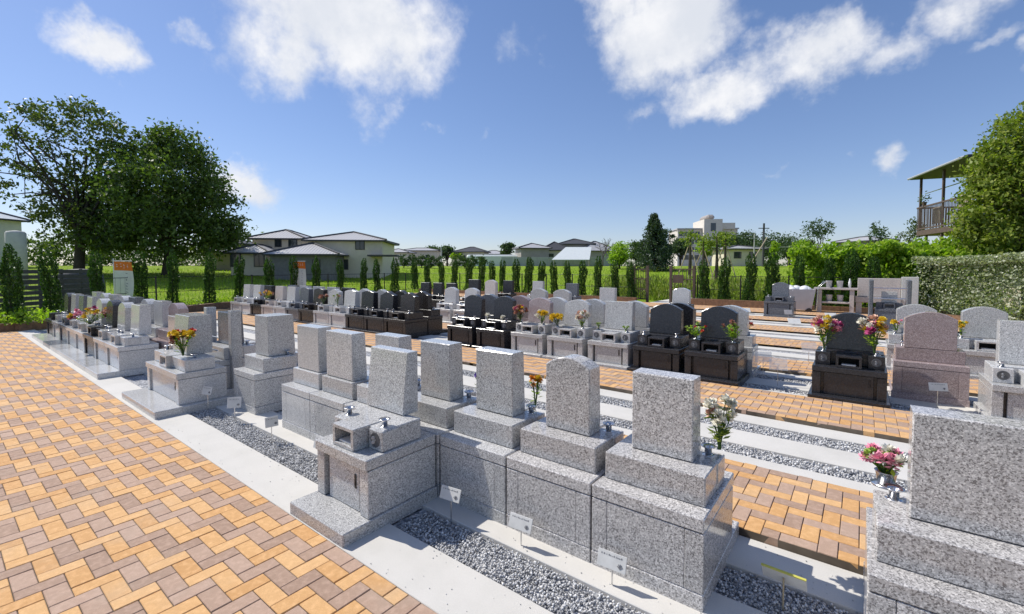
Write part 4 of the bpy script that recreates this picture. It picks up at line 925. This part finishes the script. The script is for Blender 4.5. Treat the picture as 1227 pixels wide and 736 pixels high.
h1 = house('two-storey cream house with light hipped roof, right one of the pair', 426, d + 2, K(82, d), 8., hz(291, d), hz(279, d) - hz(291, d), M_WALLC, M_ROOFL, R(6), [('f', 1.4, hz(297, d), .8, .75), ('f', -1.6, hz(319, d), .9, .9), ('f', -.2, hz(319, d), .8, .9), ('l', -1, hz(297, d), .7, .7)])
link('lean_to', MB().box(2.4, 5.2, -5.6, -4.05, hz(310, d), hz(308, d), .02).mesh('lean_to', M_ROOFD), h1)
h2 = house('cream house with light hipped roof behind the dark-walled annex, left one of the pair', 348, d + 5, K(58, d), 7., hz(291, d), hz(278.5, d) - hz(291, d), M_WALLC, M_ROOFL, R(6), [('f', .1, hz(297, d), .6, .7), ('f', 1.6, hz(297, d), .8, .7), ('f', -1.8, hz(316, d), .8, .9)])
house('single-storey annex with dark walls and broad light roof', 378, d - 2, K(66, d), 7., hz(306, d), hz(293, d) - hz(306, d), pm('annex_dark', (.17, .165, .165), .7), M_ROOFL, R(6), [('f', 1.2, hz(316, d), .6, .6)])
house('small cream porch wing with light hipped roof at the left of the houses', 312, d, K(38, d), 5., hz(307, d), hz(297, d) - hz(307, d), M_WALLC, M_ROOFL, R(6), [('f', -1.2, hz(315, d), .9, 1.3), ('f', 1.0, hz(315, d), .9, 1.3)])
house('dark grey barn at the foot of the big tree', 287, 60., 3.6, 5., 2.9, .5, M_ROOFD, M_ROOFD, 0.)
house('dark low shed left of the cream porch', 276, 52., 3., 4., 1.9, .5, M_WALLG, M_ROOFL)
house('white building with pale metal roof at the left edge', -140, 33., 6.6, 7., 3.6, .1, M_WALLW, M_TEAL, R(-8), ov=.7)
house('distant house with pale roof above the white building', -40, 44., 6., 5., 4.6, 1.3, M_WALLW, M_TEAL, R(-8))
x, y = at(21, 30.); tag(link('water_tank', MB().lathe([(.5, -.5), (.5, 3.5), (.42, 3.62), (.1, 3.68)], 20).mesh('water_tank', M_POLE, True), None, (x, y, terr(x, y))), 'tall grey concrete cylinder tank by the white building', 'tank')
# low dark slatted screen beyond the left fence
g = thing('slat_screen', 'dark slatted timber screen beyond the left fence', 'fence'); a, b = at(-10, 16.6), at(120, 21.0)
a_, b_ = Vector((*a, -.1)), Vector((*b, -.1)); t_ = (b_ - a_).normalized(); rzz = math.atan2(t_.y, t_.x); L = (b_ - a_).length; sl = MB().box(0, L, -.015, .015, 0, .15, .004).mesh('slat', M_SCREEN)
for i in range(8): link('slat', sl, g, (a_.x, a_.y, .05 + i * .21), rzz)
for i in range(6): link('post', cached('sp', lambda: MB().box(-.05, .05, .02, .10, -.2, 1.8, .006).mesh('post', M_ROOFD)), g, a_ + t_ * (L * i / 5), rzz)
x, y = at(97, 24.); tag(link('garden_rock', MB().lathe([(.9, -.3), (1.0, .8), (.9, 1.5), (.6, 1.75), (.1, 1.8)], 11).mesh('garden_rock', M_ROOFD, True), None, (x, y, -.1)), 'dark standing boulder behind the slatted screen', 'rock')
# far houses
far = [('small distant house with dark low roof among trees', 478, 110, 6, 6, 3.4, .9, M_WALLC, M_ROOFL), ('small distant cream house with flat roof left of the trees', 506, 120, 9, 6, 4.2, .7, M_WALLC, M_ROOFL), ('distant cream house with dark gabled roof', 566, 112, 7, 6, 3.6, 1.2, M_WALLC, M_ROOFD),
       ('distant low shed with pale roof right of the gabled house', 592, 118, 7, 6, 3.2, 1.0, M_WALLC, M_ROOFL), ('grey wooden barn with curved roofline', 637, 82, 5.0, 5, 3.2, .9, M_WALLG, M_ROOFL), ('small cream gable house right of the barn', 664, 86, 5, 5, 3.0, 1.6, M_WALLC, M_ROOFD),
       ('grey two-storey house behind the pale sloping roof', 688, 92, 6.4, 6, 4.4, 1.1, M_WALLG, M_ROOFD), ('low grey house beside the bare tree', 712, 90, 6.5, 6, 3.0, 1.9, M_WALLG, M_ROOFL), ('beige house with small dark window behind the staked trees', 882, 66, 5.0, 5, 2.4, .5, M_WALLC, M_ROOFL), ('grey roofed house behind the vine thicket', 1034, 62, 3.6, 5, 3.3, .6, M_WALLG, M_ROOFL)]
for lb, px, d, wx, wy, hw, hr, wl, rf in far:
    house(lb, px, d, wx, wy, hw, hr, wl, rf, R(random.uniform(-12, 12)), [('f', -wx * .2, hw * .62, .9, .8), ('f', wx * .22, hw * .62, .9, .8)] if wl is not M_WALLG or px > 1000 else [])
x, y = at(684, 72); g = thing('lean_to_roof', 'pale teal sloping metal roof of an open shed', 'shed', (x, y, terr(x, y)), R(YAW))
mb = MB(); mb.add([(-3.2, -2, 1.0), (2.6, -2, 1.0), (3.6, 2, 3.1), (-.6, 2, 3.1), (-3.2, -2, .92), (2.6, -2, .92), (3.6, 2, 3.02), (-.6, 2, 3.02)], [(0, 1, 2, 3), (4, 7, 6, 5), (0, 4, 5, 1), (1, 5, 6, 2), (2, 6, 7, 3), (3, 7, 4, 0)]); link('roof', mb.mesh('roof', M_TEAL), g)
for a, b, h in ((-2.8, -1.7, .95), (2.3, -1.7, .95), (3.2, 1.7, 2.9), (-.5, 1.7, 2.9)): link('post', MB().box(a - .08, a + .08, b - .08, b + .08, -.3, h).mesh('post', M_WALLG), g)
x, y = at(612, 84); tag(link('greenhouse', MB().box(-8, 3, -2, 2, -.5, 2.1, .3).mesh('greenhouse', M_TEAL), None, (x, y, terr(x, y)), R(YAW)), 'long low pale greenhouse in front of the barn', 'greenhouse')
x, y = at(665, 76); g = thing('panel_fence', 'long grey panel fence at the far edge of the field', 'fence', (x, y, terr(x, y)), R(YAW)); pn = MB().box(-.97, .97, -.04, .04, -.3, 1.5, .01).mesh('panel', M_PANEL)
for i in range(9): link('panel', pn, g, (-8 + 2 * i, 0, 0))
# white apartment block with tower
d = 150.; x, y = at(845, d); zg = terr(x, y); hz = lambda py: zz(py, d) - zg
M_APT = pm('render_warm_white', (.66, .61, .53), .8, .07, 1.5)
b = thing('apartment_block', 'white apartment block with a square stair tower', 'building', (x, y, zg), R(YAW - 6)); k = d / FPX
link('wall', MB().box(-38 * k, 28 * k, -6, 6, -2, hz(277)).mesh('wall', M_APT), b); tw = link('tower', MB().box(-11 * k, 9 * k, -8, 4, -2, hz(266)).mesh('tower', M_APT), b)
link('tower_cap', MB().box(-6 * k, 3 * k, -6, 2, hz(265.9), hz(260), .6).mesh('tower_cap', M_WALLG), b); link('stair_block', MB().box(10 * k, 24 * k, -7, 3, hz(277) + .02, hz(270)).mesh('stair_block', M_APT), b); link('roof', MB().box(-39 * k, 29 * k, -6.5, 6.5, hz(277) + .01, hz(275.5)).mesh('roof', M_ROOFL), b)
for fl in range(4):
    for i in range(4): window(b, (-34 + i * 6) * k, -6, hz(282 + fl * 9), 1.2, 1.3, 0, -1)
window(b, -1 * k, -8, hz(275), 1.4, 2.4, 0, -1)
# house with balcony at the right: its long balcony runs towards the camera
d = 25.; x, y = at(1096, d); zg = .1; HA = R(YAW - 111.5); g = thing('balcony_house', 'house with a raised brown balcony under a flat overhanging roof', 'house', (x, y, zg), HA); hz = lambda py: zz(py, d) - zg
W = 5.0; zf, zr, zt = hz(277), hz(250), hz(216)
link('balcony_floor', MB().box(0, W, 0, 2.4, zf - .30, zf, .02).mesh('balcony_floor', M_BALC), g)
rl = link('railing', MB().box(0, W, -.03, .03, zr - .06, zr + .02, .005).box(-.03, .03, .04, 2.4, zr - .06, zr + .02, .005).box(0, W, -.03, .03, zf + .03, zf + .1, .005).mesh('railing', M_BALC), g)
bal = MB().box(-.022, .022, -.008, .008, zf + .1, zr - .06).mesh('baluster', M_BALC)
for i in range(39): link('baluster', bal, rl, (.06 + i * .128, 0, 0))
for i in range(18): link('baluster', bal, rl, (0, .08 + i * .128, 0), math.pi / 2)
link('blind', MB().box(1.2, 2.0, .22, .24, zf + .25, zr - .15).mesh('blind', M_CURT), g)
link('blind', MB().box(3.9, W, .10, .13, zf + .02, zr + .12).mesh('blind', M_CURT), g)
for a, b0, b1 in ((.10, zf, zt), (2.5, -.3, zt), (4.8, -.3, zt), (.9, -.3, zf - .30)): link('post', MB().box(a - .05, a + .05, .05, .15, b0, b1, .006).mesh('post', M_BALC), g)
link('roof', MB().box(-.2, W + .4, -.3, 6, zt + .005, zt + .14, .02).mesh('roof', M_ROOFD), g); link('gutter', MB().tube([(-.2, -.36, zt + .06), (W + .4, -.36, zt + .06)], .06, 8).mesh('gutter', M_PANEL), g)
link('wall', MB().box(2.4, W + .2, 2.4, 5.5, -1, zt).mesh('wall', M_CURT), g); window(g, 3.7, 2.4, zf + 1.2, 1.6, 2.0, 0, -1)
link('clothes_pole', MB().tube([(.1, .3, zr + .75), (4.8, .3, zr + .75)], .025, 6).mesh('clothes_pole', M_STEEL), g)
p0 = Matrix.Rotation(HA, 4, 'Z') @ Vector((.8, 0, zr + .02)); bx = thing('potted_plant', 'small potted plant on the balcony railing', 'plant', Vector((x, y, zg)) + p0)
link('pot', MB().lathe([(.08, 0), (.11, .2), (.10, .2), (.02, .18)], 10).mesh('pot', M_BALC), bx); link('leaf', leafmesh('leaf', RNG.normal(size=(60, 3)) * .13 + np.array([0, 0, .38]), .12, L_TREE), bx)

# ---------------------------------------------------------------- far trees
def simple_tree(lb, px, d, pytop, pyb, wpx, m, n=10, per=80, size=None, name='broadleaf_tree', squash=1., trunk_py=None):
    x, y = at(px, d); z0 = terr(x, y); k = d / FPX; zt, zb = zz(pytop, d) - z0, max(.4, zz(pyb, d) - z0); h = (zt - zb) / 2; r = wpx * k / 2
    bl = [(0, 0, zb + h, r * .72, r * .72, h * .8, 2)] + [(RNG.uniform(-.5, .5) * r, RNG.uniform(-.5, .5) * r, zb + h * RNG.uniform(.5, 1.5), r * .5, r * .5, h * .42, 1) for _ in range(4)]
    return tree(name, lb, x, y, z0, (0, 0, zb * .8 + .2), max(.08, r * .09), bl, n * 8, per // 3, max(.3, r * .30), size or max(.16, k * 2.4), m, 8)
simple_tree('rounded distant tree rising alone above the greenhouse', 608, 100, 288, 308, 20, L_FAR)
simple_tree('distant clump of dark trees, left one behind the cream house', 517, 135, 294, 309, 26, L_FAR); simple_tree('distant clump of dark trees, right one behind the cream house', 536, 130, 295, 309, 26, L_FAR)
simple_tree('low distant bushy tree right of the gabled house', 584, 128, 302, 311, 18, L_FAR); simple_tree('pale green low tree before the gabled house', 549, 110, 303, 311, 20, L_BRIGHT)
simple_tree('light green bushy tree left of the dark conifer', 742, 60, 288, 326, 32, L_BRIGHT, 14); simple_tree('green tree between the bare tree and the conifer', 762, 66, 286, 322, 28, L_FAR, 12)
simple_tree('dark rounded evergreen right of the pointed conifer', 797, 58, 268, 322, 30, L_CONIF, 16); 
simple_tree('wide green tree in front of the apartment block, left', 868, 100, 280, 306, 44, L_FAR, 14); simple_tree('wide green tree behind the utility poles', 925, 85, 277, 312, 56, L_FAR, 18); simple_tree('distant green tree left of the vine thicket', 950, 80, 288, 312, 36, L_FAR, 10)
simple_tree('broad mid green tree right of the apartment block', 893, 110, 276, 306, 40, L_FAR, 16); simple_tree('dark green tree behind the slim light green one', 945, 95, 281, 310, 40, L_FAR, 16); simple_tree('green tree at the left shoulder of the vine thicket', 962, 60, 285, 312, 26, L_BRIGHT, 10)
simple_tree('green tree hiding the left foot of the apartment block', 815, 105, 284, 308, 30, L_FAR, 12); simple_tree('yellow-green tree before the stair tower', 846, 98, 287, 308, 30, L_BRIGHT, 10)
simple_tree('slim light green tree beside the utility pole', 928, 58, 288, 318, 12, L_BRIGHT, 6)
simple_tree('loose green tree standing above the vine thicket', 978, 40, 258, 300, 34, L_FAR, 9, 40); simple_tree('thin tree with bare leader right of the grey roof', 1050, 42, 263, 296, 26, L_FAR, 6, 36); simple_tree('reddish-tinged small tree below the balcony', 1092, 34, 258, 292, 30, L_SPARSE, 7, 40)
simple_tree('low dark hedge tree under the balcony', 1108, 27, 292, 318, 40, L_RIGHT, 10, 60)
# pointed conifer
d = 55.; x, y = at(783, d); z0 = terr(x, y); Hc = zz(258, d) - z0; P = []
for i in range(42):
    t = (i + .5) / 42; z_ = Hc * (.06 + .93 * t); r = (1 - t) ** .8 * 2.6 * (.8 + .4 * ((i * 7) % 5) / 5) + .15
    for j in range(9):
        a = RNG.uniform(0, 6.28); nn = 26; q = RNG.uniform(.2, 1, nn); P.append(np.c_[np.cos(a) * r * q, np.sin(a) * r * q, z_ - .35 * q * r * .5 + RNG.normal(size=nn) * .12] + RNG.normal(size=(nn, 3)) * .12)
g = thing('conifer', 'tall dark pointed conifer with tiered branches', 'tree', (x, y, z0)); link('trunk', MB().tube([(0, 0, -.3), (0, 0, Hc)], [.25, .03], 8).mesh('trunk', M_BARK), g); link('crown', leafmesh('crown', np.concatenate(P), .26, L_CONIF), g)
# bare tree
d = 74.; x, y = at(722, d); z0 = terr(x, y); g = thing('bare_tree', 'leafless tree with fine spreading twigs beside the grey houses', 'tree', (x, y, z0)); mb = MB(); Hb = zz(283, d) - z0
def grow(p, dr, L, r, dep):
    q = p + dr * L; mb.tube([p, q], [r, r * .62], 5, caps=False)
    if dep:
        for _ in range(3): grow(q if random.random() < .6 else p + dr * L * .7, (dr + Vector((random.gauss(0, .5), random.gauss(0, .5), random.gauss(.12, .3)))).normalized(), L * random.uniform(.6, .82), r * .6, dep - 1)
grow(Vector((0, 0, -.3)), Vector((0, 0, 1)), Hb * .36, .17, 5); link('trunk', mb.mesh('trunk', pm('bark_grey', (.16, .14, .13), .9)), g)
# staked young trees
for i, (px, d, top) in enumerate([(826, 40, 278), (842, 41, 286), (858, 40.5, 283), (868, 41.5, 280)]):
    x, y = at(px, d); z0 = terr(x, y); Hs = zz(top, d) - z0; g = thing('young_tree', 'newly planted tree held by slanting stakes, %s from the left' % ORD[i], 'tree', (x, y, z0))
    link('trunk', MB().tube([(0, 0, -.2), (.05, 0, Hs * .5), (0, .05, Hs)], [.16, .12, .05], 7).mesh('trunk', M_BARK), g)
    for a in (-1, 1): link('stake', MB().tube([(a * 1.15, -.3, -.2), (a * .12, 0, Hs * .72)], .045, 6).mesh('stake', M_STAKE), g)
    link('stake', MB().tube([(0, 1.2, -.2), (0, .12, Hs * .7)], .045, 6).mesh('stake', M_STAKE), g)
    P, _ = clumps([(0, 0, Hs * .9, .9, .9, .8, 1)], 14, 22, .4, .2); link('crown', leafmesh('crown', P, .22, L_RIGHT), g)
# clipped shrubs beyond the field
for i, px in enumerate((484, 494, 505, 516, 527, 548, 557, 567, 578)):
    d = 62. + (i % 3); x, y = at(px, d); z0 = terr(x, y); P, _ = clumps([(0, 0, 1.0, .62, .62, .75, 1)], 22, 20, .3)
    g = thing('garden_tree', 'small clipped tree in the row beyond the field, %s from the left' % ORD[i], 'shrub', (x, y, z0), 0, 'clipped trees beyond the field'); link('crown', leafmesh('crown', P, .26, L_FAR), g); link('trunk', MB().tube([(0, 0, -.3), (0, 0, .8)], .07, 6).mesh('trunk', M_BARK), g)
# tall weeds behind the gateway
P = np.c_[RNG.uniform(-1, 1, 9000), RNG.uniform(-1, 1, 9000), RNG.uniform(0, 1, 9000) ** 1.4]; a = onrow(850, 27); P = P * np.array([6.5, 2.2, 1.15]) + np.array([a[0], 27.2, 0.]); P[:, 2] += .12 * np.sin(P[:, 0] * 3) 
tag(link('tall_grass', leafmesh('tall_grass', P, .26, leafmat('leaf_weed', (.10, .15, .02), (.17, .22, .04), (.26, .27, .08)), dirs=np.tile([0, 0, 1.4], (9000, 1)), aspect=.2)), 'tall yellow-green weeds behind the gateway', kind='stuff')
# grass blades of the field just beyond the fence
n_ = 26000; th_ = RNG.uniform(R(20), R(128), n_) + R(45) ; rr_ = RNG.uniform(27, 60, n_); px_ = np.cos(th_) * rr_; py_ = np.sin(th_) * rr_
P = np.c_[px_, py_, [terr(a, b) + .06 for a, b in zip(px_, py_)]]
tag(link('grass', leafmesh('grass', P, .24, leafmat('leaf_grass', (.19, .30, .02), (.26, .38, .03), (.34, .43, .06)), dirs=np.tile([0, 0, 1.2], (n_, 1)), aspect=.22)), 'tufts of grass on the bright field', kind='stuff')
# far wooded band on the horizon
P = []
for i in range(70):
    px = -200 + i * 24; d = 260 + 30 * math.sin(i * 1.7); x, y = at(px, d); P.append(np.array([x, y, 2.5]) + RNG.normal(size=(150, 3)) * np.array([6, 6, 1.6]))
tag(link('far_wood', leafmesh('far_wood', np.concatenate(P), 1.5, L_FAR)), 'low hazy band of woodland on the horizon', kind='stuff')
# utility poles and wires
tops = []
for i, (px, d, top, r, lean, m_, lb) in enumerate([(914, 60, 268, .16, 0, M_ROOFD, 'dark wooden utility pole behind the hedge columns'), (903, 62, 280, .09, 0, M_POLE, 'slim pale pole left of the dark utility pole'), (529, 100, 297, .16, 0, M_POLE, 'white slim pole before the distant dark trees'), (467 - 165, 48, 300, .1, 0, M_POLE, 'pale concrete pole before the cream porch')]):
    x, y = at(px, d); z0 = terr(x, y); h = zz(top, d) - z0; g = thing('utility_pole', lb, 'pole', (x, y, z0)); link('shaft', MB().tube([(0, 0, -.3), (lean, 0, h)], [r, r * .75], 8).mesh('shaft', m_), g)
    if i < 2: link('crossarm', MB().box(-.7, .7, -.05, .05, h - .7, h - .6).mesh('crossarm', m_), g, (0, 0, 0), R(YAW))
a, b = at(918, 59), at(896, 55); za, zb = zz(285, 59), zz(322, 55)
tag(link('guy_strut', MB().tube([(*a, za), (*b, zb)], .07, 6).mesh('guy_strut', M_STAKE)), 'slanting pale strut leaning on the dark utility pole', 'strut')
p = [(*at(840, 61), zz(296, 61)), (*at(880, 61), zz(297.5, 61)), (*at(950, 61), zz(296, 61))]
tag(link('overhead_wire', MB().tube(p, .035, 5).mesh('overhead_wire', M_POLE)), 'overhead wire strung past the utility poles', 'wire')
# banners
def banner(px, d, pyt, pyb, wpx, lb):
    x, y = at(px, d); k = d / FPX; zt, zb = zz(pyt, d), zz(pyb, d); w_ = wpx * k; h = zt - zb
    g = thing('banner', lb, 'banner', (x, y, -.05), R(YAW - 4)); link('pole', MB().tube([(-w_ / 2 - .03, 0, -.1), (-w_ / 2 - .03, 0, zt + .12)], .018, 8).tube([(-w_ / 2 - .03, 0, zt + .02), (w_ / 2, 0, zt + .02)], .012, 8).mesh('pole', M_WHITE), g)
    def sheet(z0, z1, m_, nm):
        mb = MB(); nx, nz = 8, 8; v = []
        for s_ in (0, .006):
            for j in range(nz + 1):
                for i in range(nx + 1): u, t = i / nx, j / nz; zc = z0 + (z1 - z0) * t; v.append((-w_ / 2 + w_ * u, s_ + .05 * math.sin(u * 4 + zc * 3) * u, zc - .03 * u * u))
        f = []; o = (nx + 1) * (nz + 1)
        for j in range(nz):
            for i in range(nx): a = j * (nx + 1) + i; f += [(a, a + 1, a + nx + 2, a + nx + 1), (o + a, o + a + nx + 1, o + a + nx + 2, o + a + 1)]
        mb.add(v, f); return link(nm, mb.mesh(nm, m_, True), g)
    sheet(zt - h * .24, zt, M_ORANGE, 'orange_band'); sheet(zb, zt - h * .24 - .002, M_CLOTH, 'cloth')
    mb = MB(); rr = random.Random(px); s_ = w_ / 6   # unreadable marks of the print: short strokes in the band and a column below
    for i in range(4):
        for _ in range(4): u = -w_ / 2 + w_ * (.18 + .18 * i) + rr.uniform(0, .09 * w_); z_ = zt - h * rr.uniform(.07, .18); mb.box(u, u + rr.uniform(.3, .8) * s_ * .5, -.058, -.055, z_, z_ + s_ * .12)
    link('print', mb.mesh('print', M_WHITE), g); mb = MB()
    for i in range(7):
        for _ in range(3): u = w_ * (.16 + rr.uniform(0, .1)); z_ = zt - h * (.32 + .08 * i + rr.uniform(0, .05)); mb.box(u, u + s_ * .35, -.058, -.055, z_, z_ + s_ * .1)
    link('print', mb.mesh('print', M_INK), g)
banner(148, 18.2, 312, 356, 23, 'orange-topped white vertical banner beside the big tree, nearer one')
banner(359, 24.6, 312.5, 346, 15, 'orange-topped white vertical banner before the houses, farther one')
